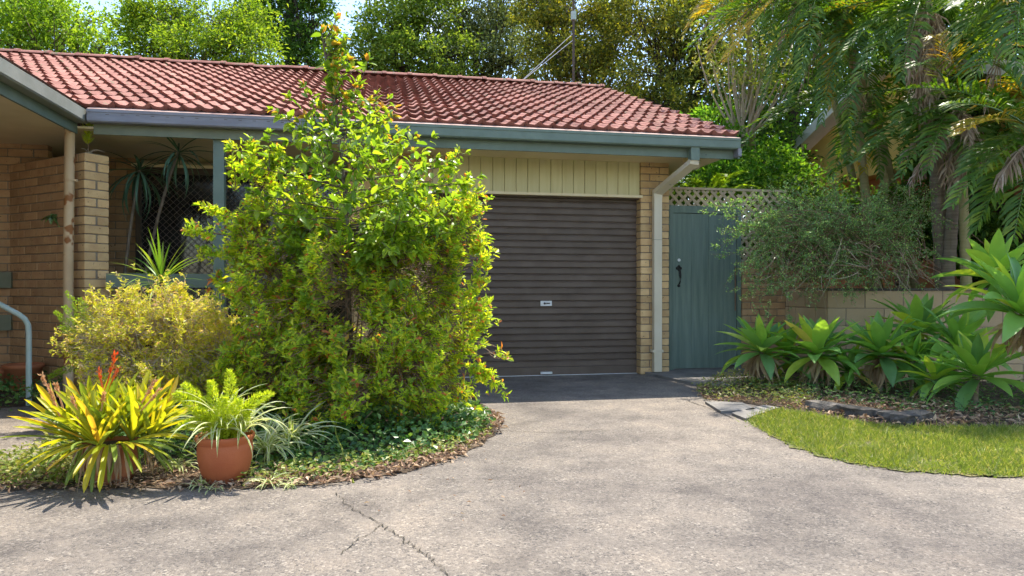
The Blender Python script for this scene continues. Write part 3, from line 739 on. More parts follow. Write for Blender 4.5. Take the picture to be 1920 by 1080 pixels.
bw = thing('brick_wall', 'brown brick wall joining the gate, half hidden by the drooping shrub', 'wall', (4.9, GTY, 0))
brick_run('wall_body', bw, (gx1 + 0.012, GTY - 0.03), (5.42, GTY - 0.03), 0, 16, 0.11, M['brick_darker'])

# retaining wall of painted blocks
RWA, RWB = np.array((5.02, 7.02)), np.array((8.6, 5.62))
rw = thing('retaining_wall', 'cream painted concrete block retaining wall behind the agaves', 'wall', ((RWA+RWB)[0]/2, (RWA+RWB)[1]/2, 0))
L = np.linalg.norm(RWB - RWA); u = (RWB - RWA) / L; w = np.array((-u[1], u[0]))
b = NB(); b.obox((RWA + RWB)/2 + w*0.1, u, L/2 - 0.006, 0.1 - 0.004, 0, 1.0); core = b.build('wall_core', M['mortar'], rw)
for i in range(5):
    s = 0.0 if i % 2 == 0 else -0.2
    while s < L - 0.05:
        a, e = max(s, 0), min(s + 0.392, L)
        c = RWA + u*(a+e)/2 + w*0.1
        inst('block', brick_mesh(e - a, 0.2, 0.194, M['block']), core, Matrix.Translation((c[0], c[1], 0.1 + i*0.2)) @ Matrix.Rotation(math.atan2(u[1], u[0]), 4, 'Z'))
        s += 0.4
for i in range(5):
    s = 7.05 if i % 2 == 0 else 6.85
    while s < 7.84:
        a, e = max(s, 7.05), min(s + 0.392, 7.855)
        if e - a > .05: inst('block', brick_mesh(e - a, 0.13, 0.194, M['block']), core, Matrix.Translation((5.085, (a+e)/2, 0.1 + i*0.2)) @ Matrix.Rotation(math.pi/2, 4, 'Z'))
        s += 0.4
b = NB(); b.obox((RWA + RWB)/2 + w*0.1, u, L/2 + 0.01, 0.115, 1.0, 1.028); b.build('capping', M['stone'], rw)

# edging stones and loose pavers
def rough_block(l, wd, h, seed):
    r = np.random.default_rng(seed); b = NB(); nx, ny, nz = 5, 3, 3
    pts = {}; v = []
    def idx(i, j, k):
        if (i, j, k) not in pts:
            pts[(i, j, k)] = len(v)
            p = np.array(((i/(nx-1)-.5)*l, (j/(ny-1)-.5)*wd, (k/(nz-1))*h)); corner = (i in (0, nx-1)) + (j in (0, ny-1)) + (k in (nz-1,))
            p[:2] *= (1 - 0.05*(corner > 1)); p[2] *= (1 - 0.12*(corner > 1)); p += r.normal(0, 0.006, 3); v.append(p)
        return pts[(i, j, k)]
    f = []
    for i in range(nx-1):
        for j in range(ny-1): f.append([idx(i,j,nz-1), idx(i+1,j,nz-1), idx(i+1,j+1,nz-1), idx(i,j+1,nz-1)])
        for k in range(nz-1):
            f.append([idx(i,0,k), idx(i+1,0,k), idx(i+1,0,k+1), idx(i,0,k+1)]); f.append([idx(i+1,ny-1,k), idx(i,ny-1,k), idx(i,ny-1,k+1), idx(i+1,ny-1,k+1)])
    for j in range(ny-1):
        for k in range(nz-1):
            f.append([idx(0,j+1,k), idx(0,j,k), idx(0,j,k+1), idx(0,j+1,k+1)]); f.append([idx(nx-1,j,k), idx(nx-1,j+1,k), idx(nx-1,j+1,k+1), idx(nx-1,j,k+1)])
    return b.add(v, f)
st_lab = ['dark edging block at the garage end of the garden bed', 'second dark edging block from the garage, below the agave roots', 'third dark edging block from the garage, earth piled on it', 'dark edging block at the far end of the row, tilted beside the lawn']
for k, (pa, pb_) in enumerate([((1508,768),(1572,779)), ((1574,779),(1640,789)), ((1644,790),(1706,799)), ((1700,800),(1752,790))]):
    A, B = G(*pa)[:2], G(*pb_)[:2]; l = np.linalg.norm(B - A); d = (B - A)/l; c = (A + B)/2 + np.array((-d[1], d[0]))*0.06
    me = rough_block(l - 0.01, 0.14, 0.085, 50+k).mesh('edging_stone', M['stone'])
    o = inst('edging_stone', me, None, Matrix.Translation((c[0], c[1], 0.0)) @ Matrix.Rotation(math.atan2(d[1], d[0]), 4, 'Z') @ Matrix.Rotation(rng.normal(0, .03), 4, 'X'))
    tag(o, st_lab[k], 'edging stone', 'edging stones between lawn and garden bed')
for k, (qs, lab) in enumerate([([(1322,757),(1392,759),(1418,772),(1352,776)], 'flat grey paving slab between driveway and weeds'), ([(1372,779),(1432,764),(1462,768),(1398,790)], 'flat grey paving slab at the corner of the lawn')]):
    t_ = [G(*q)[:2] for q in qs]; b = NB()
    b.add([(*p, 0.0) for p in t_] + [(*p, 0.022) for p in t_], [[4,5,6,7],[0,1,5,4],[1,2,6,5],[2,3,7,6],[3,0,4,7]])
    tag(b.build('paving_slab', M['slab'], None), lab, 'paver', 'loose paving slabs by the lawn')

# handrail and antenna
hr = P(54, 700, 6.0); b = NB()
a0 = np.array((hr[0], hr[1], 0.0)); top = hr[1]
pts = [a0, a0 + (0,0,0.62), a0 + (-0.005,0,0.70), a0 + (-0.03,-0.005,0.755), a0 + (-0.075,-0.01,0.795), a0 + (-0.30,-0.03,0.935), a0 + (-1.1,-0.10,1.42)]
b.tube(pts, 0.023, 14); tag(b.build('handrail', M['rail'], None, smooth=True), 'bent galvanised pipe handrail by the entry wall', 'handrail')
mb = np.array((3.42, 11.9, 4.0)); b = NB()
ant = thing('antenna_mast', 'thin grey antenna mast with wire stays above the ridge end', 'mast', mb)
b.tube([mb, mb + (0,0,3.9)], 0.022, 8); b.build('pole', M['bronze'], ant)
for z, e in ((1.62, (2.42, 11.55, 4.62)), (1.50, (2.44, 11.52, 4.62))):
    b = NB(); b.tube([mb + (0,0,z), e], 0.0055, 6); b.build('stay', M['steel'], ant)
b = NB(); b.tube([mb + (0,0,1.85), mb + (0,0,2.0)], 0.05, 8); b.build('clamp', M['rail'], ant)

# neighbouring house beyond the palms: gable end with white barge board
nh = thing('neighbouring_house', 'yellow gabled house with white barge board behind the palms', 'house', (9.5, 10, 1.2))
nx_ = 7.55
b = NB(); b.add([(nx_,12.3,2.75),(nx_,5.6,2.75),(nx_,5.6,3.0),(nx_,8.9,4.35),(nx_,12.3,3.02)], [[0,1,2,3,4]]); b.build('gable_wall', M['yellow'], nh)
b = NB(); b.box((nx_+0.01, 5.7, 0.9), (nx_+0.2, 11.6, 2.745)); b.build('brick_base', M['orange_brick'], nh)
b = NB(); b.box((nx_-0.25, 5.6, 2.74), (nx_+0.05, 12.3, 2.78)); b.build('soffit', M['yellow'], nh)
b = NB()
for (ya, za, yb, zb) in ((12.55, 3.02, 8.9, 4.48), (8.9, 4.48, 5.3, 3.04)):
    x0, x1 = nx_-0.30, nx_-0.26
    v = []
    for x in (x0, x1): v += [(x, ya, za-0.13), (x, yb, zb-0.13), (x, yb, zb+0.05), (x, ya, za+0.05)]
    b.add(v, [[0,1,2,3],[7,6,5,4],[0,4,5,1],[2,6,7,3],[0,3,7,4],[1,5,6,2]])
b.build('barge_board', M['white'], nh)
b = NB(); b.add([(nx_-0.25,12.6,3.05),(nx_-0.25,8.9,4.53),(nx_-0.25,5.3,3.07),(14,12.6,3.05),(14,8.9,4.53),(14,5.3,3.07)], [[0,1,4,3],[1,2,5,4]]); b.build('roof', M['white'], nh)

# ------------------------------------------------------------------ foliage tools
def leaf_quads(b, pos, ax, nr, L, W, fold=0.25, m=0, mid=0.45):
    """N folded diamond leaves"""
    pos, ax = np.asarray(pos), unit(ax); nr = nr - (nr * ax).sum(1, keepdims=True) * ax; nr = unit(nr); sd = np.cross(ax, nr)
    L = np.broadcast_to(L, (len(pos),))[:, None]; W = np.broadcast_to(W, (len(pos),))[:, None]
    c = pos + ax * L * mid + nr * W * fold
    v = np.stack([pos, c + sd * W * 0.5, pos + ax * L - nr * L * 0.08, c - sd * W * 0.5], 1).reshape(-1, 3)
    i = np.arange(len(pos)) * 4
    b.add(v, np.concatenate([np.stack([i, i+1, i+2], 1), np.stack([i, i+2, i+3], 1)]), m)
def twigs(b, A, B, r0, r1, m=0):
    A, B = np.asarray(A), np.asarray(B); t = unit(B - A)
    ref = np.where(np.abs(t[:, 2:3]) < 0.9, np.array([[0, 0, 1.0]]), np.array([[1.0, 0, 0]])); a = unit(np.cross(t, ref)); c = np.cross(t, a)
    r0 = np.broadcast_to(r0, (len(A),))[:, None]; r1 = np.broadcast_to(r1, (len(A),))[:, None]
    v = []
    for P0, r in ((A, r0), (B, r1)):
        for k in range(3):
            an = k * 2.0944; v.append(P0 + r * (math.cos(an) * a + math.sin(an) * c))
    v = np.stack(v, 1).reshape(-1, 3); i = np.arange(len(A)) * 6
    b.add(v, np.concatenate([np.stack([i+k, i+(k+1) % 3, i+3+(k+1) % 3, i+3+k], 1) for k in range(3)]), m)
def bez(p0, p1, p2, n):
    t = np.linspace(0, 1, n)[:, None]; p0, p1, p2 = map(np.asarray, (p0, p1, p2))
    return (1-t)**2 * p0 + 2*t*(1-t) * p1 + t**2 * p2
def blade(L, wf, bend, chan, ns, W, nc=2, pw=1.3, twist=0.0):
    """strap or sword leaf from the origin along +Y, bending down; returns verts, quads, column index"""
    s = np.linspace(0, 1, ns + 1); a = bend * s ** pw
    dy, dz = np.cos(a), -np.sin(a)
    y = np.concatenate([[0], np.cumsum((dy[1:] + dy[:-1]) / 2)]) * L / ns; z = np.concatenate([[0], np.cumsum((dz[1:] + dz[:-1]) / 2)]) * L / ns
    w = W * 0.5 * np.array([wf(q) for q in s]); u = np.linspace(-1, 1, nc + 1); tw = twist * s
    x = w[:, None] * u[None]; h = chan * w[:, None] * (u[None] ** 2)
    x, h = x * np.cos(tw)[:, None] - h * np.sin(tw)[:, None], x * np.sin(tw)[:, None] + h * np.cos(tw)[:, None]
    v = np.stack([x, y[:, None] + h * np.sin(a)[:, None], z[:, None] + h * np.cos(a)[:, None]], -1).reshape(-1, 3)
    i, j = np.meshgrid(np.arange(ns), np.arange(nc), indexing='ij'); k = nc + 1
    f = np.stack([i*k+j, i*k+j+1, (i+1)*k+j+1, (i+1)*k+j], -1).reshape(-1, 4)
    return v, f, j.ravel()
def orient(loc, az, pitch, roll=0.0):
    return Matrix.Translation(Vector(np.asarray(loc, float))) @ Matrix.Rotation(az, 4, 'Z') @ Matrix.Rotation(pitch, 4, 'X') @ Matrix.Rotation(roll, 4, 'Y')
def xf(v, Mx): return v @ np.array(Mx.to_3x3()).T + np.array(Mx.translation)
strap = lambda q: min(1.0, 0.55 + 2.0*q) * (1 - max(0, (q - 0.80) / 0.20) ** 2.2 * 0.97)
sword = lambda q: (0.55 + 0.45 * math.sin(min(q, 0.5) * math.pi)) * max(0.02, 1 - max(0, (q - 0.45) / 0.55) ** 1.5)
agavef = lambda q: (0.52 + 0.48 * math.sin(min(q / 0.52, 1) * math.pi / 2) ** 1.5) * max(0.015, 1 - max(0, (q - 0.52) / 0.48) ** 1.75)

def crown_points(clumps, n, per_clump, sig, shell=0.5):
    """clumps: (centre, (rx,ry,rz)); returns leaf positions, outward directions and sub-clump centres"""
    wts = np.array([r[0]*r[1] + r[0]*r[2] + r[1]*r[2] for c, r in clumps]); wts = wts / wts.sum()
    pos, out, subs = [], [], []
    for (c, r), wt_ in zip(clumps, wts):
        c, r = np.array(c), np.array(r); d = rdir(per_clump); rad = rng.uniform(shell ** 3, 1.0, per_clump) ** (1/3)
        sc = c + d * r * rad[:, None]; k = max(8, int(n * wt_)); w2 = rng.gamma(2.2, 1, per_clump); w2 /= w2.sum()
        pick = rng.choice(per_clump, k, p=w2); off = rng.normal(size=(k, 3)) * sig * r.mean() * np.array((1, 1, 0.62))
        pos.append(sc[pick] + off); out.append(unit(d[pick] + off / (sig * r.mean()) * 0.35)); subs.append((c, sc))
    return np.concatenate(pos), np.concatenate(out), subs
def tree(name, label, base, clumps, n, leaf, mat, bark, trunk_r=0.16, per=26, sig=0.24, group=None, droop=0.3, second=None, twr=0.012, cat='tree', trunk_to=None):
    base = np.asarray(base, float)
    t = thing(name, label, cat, base, group)
    cs = np.array([c for c, r in clumps]); top = trunk_to if trunk_to is not None else cs.mean(0) * 0.75 + base * 0.25 + (0, 0, 0.5)
    b = NB(); mid = (base + top) / 2 + rng.normal(0, 0.12, 3) * (1, 1, 0)
    tp = bez(base, mid, top, 9); b.tube(tp, np.linspace(trunk_r, trunk_r * 0.55, 9), 9)
    pos, out, subs = crown_points(clumps, n, per, sig)
    for (c, sc) in subs:
        st = tp[rng.integers(4, 9)]; md = (st + c) / 2 + rng.normal(0, 0.15, 3) + (0, 0, 0.1)
        lp = bez(st, md, c, 7); b.tube(lp, np.linspace(trunk_r * 0.42, twr * 2, 7), 6, cap=False)
        i = rng.integers(3, 7, len(sc)); twigs(b, lp[i], sc, twr * 1.2, twr * 0.5)
    b.build('trunk', bark, t, smooth=True)
    ax = unit(out * 0.7 + rdir(len(pos)) * 0.9 + np.array((0, 0, -droop))); nr = unit(np.array((0, 0, 0.9)) + out * 0.5 + rdir(len(pos)) * 0.75)
    L = leaf * rng.uniform(0.65, 1.35, len(pos)); b = NB()
    mats = [mat]
    if second:
        sm = pos[:, 2] + rng.normal(0, 0.25, len(pos)) > second[1]; mats = [mat, second[0]]
        sm |= rng.random(len(pos)) < second[2]
        leaf_quads(b, pos[~sm], ax[~sm], nr[~sm], L[~sm], L[~sm] * 0.5); leaf_quads(b, pos[sm], ax[sm], nr[sm], L[sm], L[sm] * 0.5, m=1)
    else: leaf_quads(b, pos, ax, nr, L, L * 0.5)
    tag(b.build('crown', mats, t), kind='stuff')
    return t

# ------------------------------------------------------------------ trees behind the house
def clump(px, py, d, rx, rz, ry=None): return (P(px, py, d), (rx, ry or rx, rz))
def gbase(px, d, z=0.0):
    p = P(px, HOR, d); return np.array((p[0], p[1], z))
BT = 'trees rising behind the tiled roof'
tree('lime_tree', 'open lime green tree with grey limbs, leftmost behind the roof', gbase(90, 15.5),
     [clump(30,20,15.5,1.3,0.8), clump(120,60,15.0,1.2,0.6), clump(150,35,15.8,0.7,0.4), clump(20,90,15,1.2,0.6), clump(185,95,15.2,0.6,0.45), clump(40,-70,15.5,1.1,0.6), clump(-90,30,15.5,1.4,1.0)],
     15000, 0.105, M['t_lime'], M['bark'], 0.16, 20, 0.26, BT, twr=0.016)
tree('bushy_tree', 'rounded bushy yellow green tree left of the tall dark tree', gbase(360, 17),
     [clump(290,70,17,1.0,0.9), clump(340,35,17,1.1,0.8), clump(420,45,16.8,1.1,0.75), clump(460,95,16.5,0.9,0.6), clump(380,110,16.3,1.4,0.7), clump(270,110,16.5,0.8,0.6), clump(310,40,17.3,0.5,0.4)],
     21000, 0.095, M['t_bushy'], M['bark'], 0.15, 40, 0.2, BT)
tree('tall_dark_tree', 'tall dark green tree with straight dark trunk rising past the frame', gbase(548, 19.5),
     [clump(540,30,19.5,1.2,0.8), clump(590,40,19.3,0.7,0.8), clump(480,30,19.8,0.9,0.7), clump(560,110,19,0.9,0.55), clump(500,-60,19.5,1.3,0.9), clump(590,-70,19.5,1.0,0.9), clump(545,-170,19.5,1.3,1.0), clump(560,75,18.8,0.6,0.4)],
     20000, 0.115, M['t_dark'], M['bark_dark'], 0.2, 34, 0.2, BT, trunk_to=P(545,-150,19.5))
tree('leaning_tree', 'mid green leafy tree just right of the sky gap', gbase(740, 16.5),
     [clump(690,110,16.3,0.8,0.6), clump(735,55,16.5,1.0,0.75), clump(790,30,16.8,1.0,0.8), clump(760,120,16,0.9,0.6), clump(830,110,16.3,0.9,0.6), clump(780,-60,17,1.2,0.7), clump(650,115,16.2,0.5,0.35)],
     19000, 0.10, M['t_mid'], M['bark_dark'], 0.15, 34, 0.2, BT)
tree('grey_leaved_tree', 'dark grey leaved tree at the middle of the ridge line', gbase(900, 18),
     [clump(870,20,18,1.2,0.9), clump(930,60,17.8,1.0,0.8), clump(900,120,17.4,1.3,0.6), clump(960,110,17.3,0.9,0.6), clump(950,-20,18.3,1.3,0.9), clump(850,-70,18.3,1.4,0.9), clump(830,80,17.7,0.6,0.5)],
     19000, 0.10, M['t_grey'], M['bark_dark'], 0.18, 34, 0.2, BT)
tree('golden_tree', 'olive tree with golden new leaves behind the antenna stay', gbase(1080, 15.5),
     [clump(1030,60,15.5,0.75,0.7), clump(1020,120,15.3,0.7,0.5), clump(1080,30,15.5,0.9,0.7), clump(1090,110,15,0.9,0.6), clump(1010,10,16,0.6,0.5), clump(1130,70,15.2,0.8,0.7), clump(1060,-60,15.8,1.2,0.7), clump(1150,140,14.8,0.8,0.6), clump(1180,20,15.4,0.9,0.6)],
     21000, 0.088, M['t_olive'], M['bark'], 0.14, 38, 0.19, BT, second=(M['t_gold'], 9.0, 0.24))
tree('olive_tree', 'dark olive tree between the antenna mast and the palms', gbase(1250, 14),
     [clump(1220,40,14,0.9,0.7), clump(1270,90,13.8,0.9,0.7), clump(1230,140,13.6,0.9,0.6), clump(1290,180,13.4,0.8,0.6), clump(1250,-40,14.3,1.2,0.7), clump(1330,30,14,0.9,0.8), clump(1340,130,13.6,0.8,0.7), clump(1240,200,13,0.7,0.5), clump(1300,240,12.6,0.7,0.5)],
     20000, 0.085, M['t_olive'], M['bark_dark'], 0.14, 36, 0.2, BT, second=(M['t_gold'], 99, 0.07))
tree('evergreen_tree', 'dense dark tree standing behind the leaning palm canes', gbase(1480, 13.5, 1.2),
     [clump(1420,60,13.5,1.1,0.9), clump(1500,20,13.5,1.2,0.9), clump(1450,180,13.2,0.9,0.7), clump(1400,280,12.6,0.9,0.7), clump(1580,90,13.5,1.1,0.9), clump(1520,-60,13.8,1.3,0.8), clump(1370,350,12,0.8,0.5), clump(1620,-30,13.5,1.2,0.9), clump(1430,230,12.4,.7,.6), clump(1480,200,12.8,.7,.6), clump(1390,190,12.6,.6,.5), clump(1440,300,12,.6,.5), clump(1520,130,13,.8,.6), clump(1560,200,13.2,.6,.5)],
     22000, 0.10, M['t_dark'], M['bark_dark'], 0.16, 34, 0.22, BT)
tree('evergreen_tree', 'dense dark tree beyond the palms at the edge of the lawn', gbase(1830, 8.8, 1.0),
     [clump(1740,90,9.0,.6,.45), clump(1800,40,9.0,.6,.5), clump(1700,30,9.2,.5,.45), clump(1910,10,9.0,.6,.5), clump(1870,100,8.9,.55,.45), clump(1770,170,8.7,.5,.4), clump(1900,200,8.7,.6,.5), clump(1850,290,8.6,.55,.45), clump(1960,80,8.8,.6,.5), clump(1760,280,8.7,.45,.4), clump(1950,380,8.4,.6,.45), clump(1780,420,8.6,.6,.4), clump(1870,450,8.3,.6,.4), clump(1720,420,8.9,.5,.35), clump(1930,520,8.0,.5,.35)],
     24000, 0.085, M['t_dark'], M['bark_dark'], 0.16, 34, 0.22, BT)
tree('leafy_shrub', 'glossy bright green shrub under the end of the eave', gbase(1350, 10.8, 0.4),
     [clump(1300,300,10.8,0.5,0.4), clump(1360,280,10.8,0.45,0.4), clump(1420,310,10.5,0.55,0.4), clump(1340,230,11.3,0.4,0.35), clump(1290,340,10.5,0.5,0.35), clump(1450,340,10.2,0.6,0.4), clump(1370,340,10.2,0.5,0.3), clump(1280,250,11.5,0.4,0.3)],
     11000, 0.075, M['t_bright'], M['bark_dark'], 0.06, 30, 0.22, None, cat='shrub', twr=0.006)

tree('hedge_shrub', 'dense dark leafy shrub filling the space behind the lattice', gbase(1370, 9.4, 0.0),
     [clump(1290,400,9.3,.4,.45), clump(1350,420,9.3,.4,.45), clump(1420,420,9.3,.45,.5), clump(1470,400,9.2,.45,.5), clump(1330,470,9.3,.5,.4), clump(1440,490,9.2,.5,.4), clump(1540,400,9.6,.5,.45), clump(1610,410,9.6,.5,.4), clump(1560,460,9.3,.45,.4), clump(1280,470,9.2,.35,.4), clump(1240,420,9.4,.35,.4), clump(1660,400,9.0,.45,.35), clump(1720,360,9.0,.45,.35), clump(1690,440,8.7,.4,.3), clump(1780,360,8.8,.4,.35), clump(1500,345,9.6,.35,.25), clump(1400,480,9.1,.4,.45), clump(1400,400,9.3,.4,.4)],
     18000, 0.07, M['t_dark'], M['bark_dark'], 0.05, 34, 0.24, None, cat='shrub', twr=0.005)

# pale many-stemmed shrub right of the gable corner
ps = thing('pale_stemmed_shrub', 'tall shrub of many pale upright stems beyond the gable corner', 'shrub', P(1392, 262, 10.8))
b0 = P(1392, 262, 10.8); b = NB(); tips = []
for k in range(30):
    tx = 1385 + rng.normal(0, 46); ty = rng.uniform(60, 170); e = P(tx, ty, 10.8 + rng.normal(0, .35)); m_ = (b0 + e)/2 + ((e - b0)[0]*0.28, 0, -0.12)
    pts = bez(b0 + rng.normal(0, .05, 3), m_, e, 7); b.tube(pts, np.linspace(0.020, 0.008, 7), 5, cap=False); tips.append(e)
b.build('stems', M['twig_pale'], ps); tips = np.array(tips)
pos = np.repeat(tips, 34, 0) + rng.normal(0, 0.17, (len(tips)*34, 3)); b = NB(); n = len(pos)
leaf_quads(b, pos, unit(rdir(n) + (0,0,-.3)), unit(rdir(n)*.6 + (0,0,1)), rng.uniform(.07,.14,n), 0.045); tag(b.build('leaves', M['lf_weed'], ps), kind='stuff')

# ------------------------------------------------------------------ palms
def frond_geo(b, base, tip, sag, L_leaf, mat=0, n=46, lift=0.25, curl=0.5, thick=0.012, dead=False):
    base, tip = np.asarray(base, float), np.asarray(tip, float)
    mid = (base + tip)/2 + np.array((0, 0, sag)); pts = bez(base, mid, tip, 14)
    b.tube(pts, np.linspace(thick, thick*0.25, 14), 5, cap=False, m=mat)
    t = np.linspace(0.14, 0.995, n); pp_ = np.stack([np.interp(t*13, np.arange(14), pts[:, k]) for k in range(3)], 1)
    tg = unit(np.gradient(pp_, axis=0)); side = unit(np.cross(tg, np.array((0, 0, 1.0)))); nrm = unit(np.cross(side, tg))
    ln = L_leaf * (0.35 + 0.65 * np.sin(np.clip(t*0.94 + 0.12, 0, 1) * math.pi) ** 0.7)
    for s in (-1, 1):
        j = rng.normal(0, 0.10 if not dead else 0.5, (n, 3))
        ang = np.interp(t, [0, 1], [1.15, 0.55])[:, None]
        d = unit(side * s * np.sin(ang) + tg * np.cos(ang) + nrm * lift + j)
        if dead: d = unit(d + np.array((0, 0, -1.2)))
        ll = (ln * rng.uniform(0.8, 1.1, n))[:, None]; wv = unit(np.cross(d, nrm)); wdt = 0.0135 if not dead else 0.009
        wv = unit(wv + nrm*0.4*s)
        mdp = pp_ + d * ll * 0.5; tp_ = pp_ + unit(d + np.array((0, 0, -curl * (1 if not dead else 1.6)))) * ll * 0.98
        v = np.stack([pp_ - wv*0.004, pp_ + wv*0.004, mdp - wv*wdt, mdp + wv*wdt, tp_], 1).reshape(-1, 3); i = np.arange(n)*5
        b.add(v, np.stack([i, i+1, i+3, i+2], 1), mat); b.add(np.zeros((0, 3)), np.zeros((0, 3), int), mat)
        b.f.append((np.stack([i+2, i+3, i+4], 1) + (b.n - len(v)), mat))
PG = 'palms growing in the raised bed'
def palm(label, foot, crown, fronds, lean=0.0, extra=0, Lr=(1.3, 1.9), cane=True, r=0.05, ll=0.36, canes=1):
    """fronds: (px, py, d, kind, sag) tips; kind g green, y yellow, d dead"""
    foot, crown = np.asarray(foot, float), np.asarray(crown, float)
    t = thing('cane_palm', label, 'palm', foot, PG)
    for k in range(canes):
        o = np.array((0.16*k, 0.05*k, 0)); b = NB(); m_ = (foot + crown)/2 + (lean, 0, 0)
        pts = bez(foot + o, m_ + o, crown + o*0.8, 26); rr = np.linspace(r*1.2, r*0.75, 26) * (1 + 0.10*(np.arange(26) % 2)); b.tube(pts, rr, 10)
        b.build('trunk', M['cane'] if cane else M['palm_trunk'], t, smooth=True)
    mats = {'g': 'lf_palm', 'y': 'lf_palm_yellow', 'd': 'lf_palm_dead'}
    for (px, py, d, kd, sag) in fronds:
        b = NB(); frond_geo(b, crown + rng.normal(0, .04, 3), P(px, py, d), sag, ll * (0.9 if kd == 'd' else 1), n=32, dead=kd == 'd', curl=0.22); b.build('frond', M[mats[kd]], t)
    for k in range(extra):
        az = k * 2.399 + rng.uniform(0, .6); L_ = rng.uniform(*Lr); el = rng.uniform(-0.35, 0.75)
        tip = crown + L_ * np.array((math.cos(az)*math.cos(el), math.sin(az)*math.cos(el), math.sin(el) - 0.15))
        b = NB(); frond_geo(b, crown, tip, rng.uniform(.15, .4), ll, n=30, curl=0.28); b.build('frond', M['lf_palm' if rng.random() < .85 else 'lf_palm_yellow'], t)
RZ0 = 1.0
def foot(px, d): 
    p = P(px, HOR, d); return np.array((p[0], p[1], RZ0))
palm('twin caned palm leaning left past the top of the picture', foot(1700, 8.9), P(1535,-60,8.6),
     [(1290,90,8.9,'g',.3), (1350,130,8.4,'y',.3), (1430,190,8.2,'g',.35), (1500,150,7.9,'g',.3), (1400,40,9.3,'g',.25), (1620,110,8.2,'g',.3), (1470,60,9.4,'g',.2), (1305,30,9.6,'y',.25), (1325,100,9.3,'d',.3), (1455,110,8.5,'d',.3)], lean=0.25, extra=9, canes=2, r=0.046)
palm('palm with bleached dead fronds hanging down its trunk', foot(1770, 8.0), P(1735,-10,7.9),
     [(1575,110,7.7,'g',.25), (1600,170,7.4,'g',.3), (1640,30,8.2,'g',.2), (1735,250,7.5,'d',.2), (1715,215,7.5,'d',.2), (1750,200,7.5,'d',.15), (1765,175,7.4,'d',.2), (1725,240,7.4,'d',.15), (1745,225,7.4,'d',.15), (1705,150,7.5,'d',.15), (1780,130,7.4,'d',.15), (1738,180,7.35,'d',.1), (1690,150,7.2,'g',.25), (1830,60,7.8,'g',.2)], extra=8, cane=False, r=0.07)
palm('palm whose broad blue green frond hangs at the upper corner', foot(1960, 7.0), P(1930,-30,6.7),
     [(1820,165,6.3,'g',.22), (1790,90,6.6,'g',.25), (1905,120,6.0,'g',.25), (1880,10,7.2,'g',.2), (1760,20,7.0,'g',.2), (1985,150,6.3,'g',.2), (1850,200,6.8,'d',.25)], extra=7, r=0.055, ll=0.42)
palm('low palm with a skirt of curled brown fronds above the shrub', foot(1775, 7.9), P(1800,215,7.7),
     [(1610,300,7.3,'g',.3), (1690,330,7.0,'g',.3), (1640,240,8.0,'g',.25), (1700,250,7.2,'g',.25), (1830,330,7.1,'g',.25), (1770,340,7.3,'d',.3), (1730,325,7.4,'d',.3), (1705,355,7.3,'d',.35), (1800,350,7.4,'d',.2), (1840,300,7.3,'d',.3), (1745,300,7.2,'d',.3), (1690,300,7.6,'d',.35), (1820,270,7.2,'d',.3), (1780,370,7.5,'d',.25)], extra=7, cane=False, r=0.06, Lr=(1.0,1.5))
palm('palm with yellowing fronds reaching in over the tall agave', foot(1960, 6.6), P(1945,250,6.3),
     [(1800,250,5.9,'y',.22), (1815,320,6.1,'g',.2), (1785,385,5.9,'g',.22), (1830,430,6.1,'g',.22), (1870,345,5.9,'d',.2), (1830,190,6.6,'g',.22), (1840,300,6.6,'d',.3), (1900,450,6.0,'g',.2), (1880,130,6.5,'g',.2)], extra=6, r=0.05, ll=0.36, Lr=(0.9,1.4))
palm('palm in front of the yellow gable with drooping dark fronds', foot(1690, 9.0), P(1640,170,9.2),
     [(1440,215,8.9,'g',.35), (1400,265,8.8,'g',.4), (1560,330,8.2,'g',.3), (1650,330,8.2,'g',.3), (1530,110,9.4,'g',.25), (1590,300,8.0,'g',.3), (1620,320,8.6,'y',.25), (1460,150,9.6,'g',.3)], extra=5, r=0.05, cane=False)
palm('far palm with orange fronds above the pale stemmed shrub', foot(1420, 11.2), P(1400,-50,11),
     [(1285,60,10.6,'y',.3), (1330,110,10.3,'y',.3), (1380,90,10.2,'y',.3), (1300,20,11,'d',.3), (1310,70,10.8,'d',.3), (1450,110,10.4,'g',.3), (1430,60,10.2,'g',.3), (1500,80,10.6,'g',.3), (1350,30,10.1,'g',.3)], extra=6, r=0.05)
palm('dark palm crown hanging across the top of the yellow gable', foot(1640, 8.8), P(1590,20,8.5),
     [(1450,120,8.3,'g',.3), (1480,190,8.1,'g',.35), (1540,230,8.0,'g',.3), (1590,250,7.9,'g',.25), (1650,220,8.0,'g',.3), (1700,160,8.0,'g',.3), (1510,90,8.6,'g',.25), (1660,90,8.3,'g',.25), (1560,200,8.4,'y',.25), (1620,200,8.4,'d',.2), (1500,170,8.6,'d',.3), (1430,60,8.6,'g',.3), (1720,80,8.4,'g',.3)], extra=4, r=0.05)
for k, (px, d, top, lab) in enumerate([(1812, 7.6, (1800,170,7.7), 'upright green palm cane next to the brown frond skirt'), (1650, 9.6, (1500,-80,9.9), 'thin far palm cane behind the drooping dark fronds')]):
    palm(lab, foot(px, d), P(*top), [(top[0]-120, top[1]+60, d-.3, 'g', .3), (top[0]+110, top[1]+90, d-.5, 'g', .3), (top[0]-60, top[1]+150, d-.8, 'g', .3)], extra=8, r=0.045, Lr=(1.1,1.7))

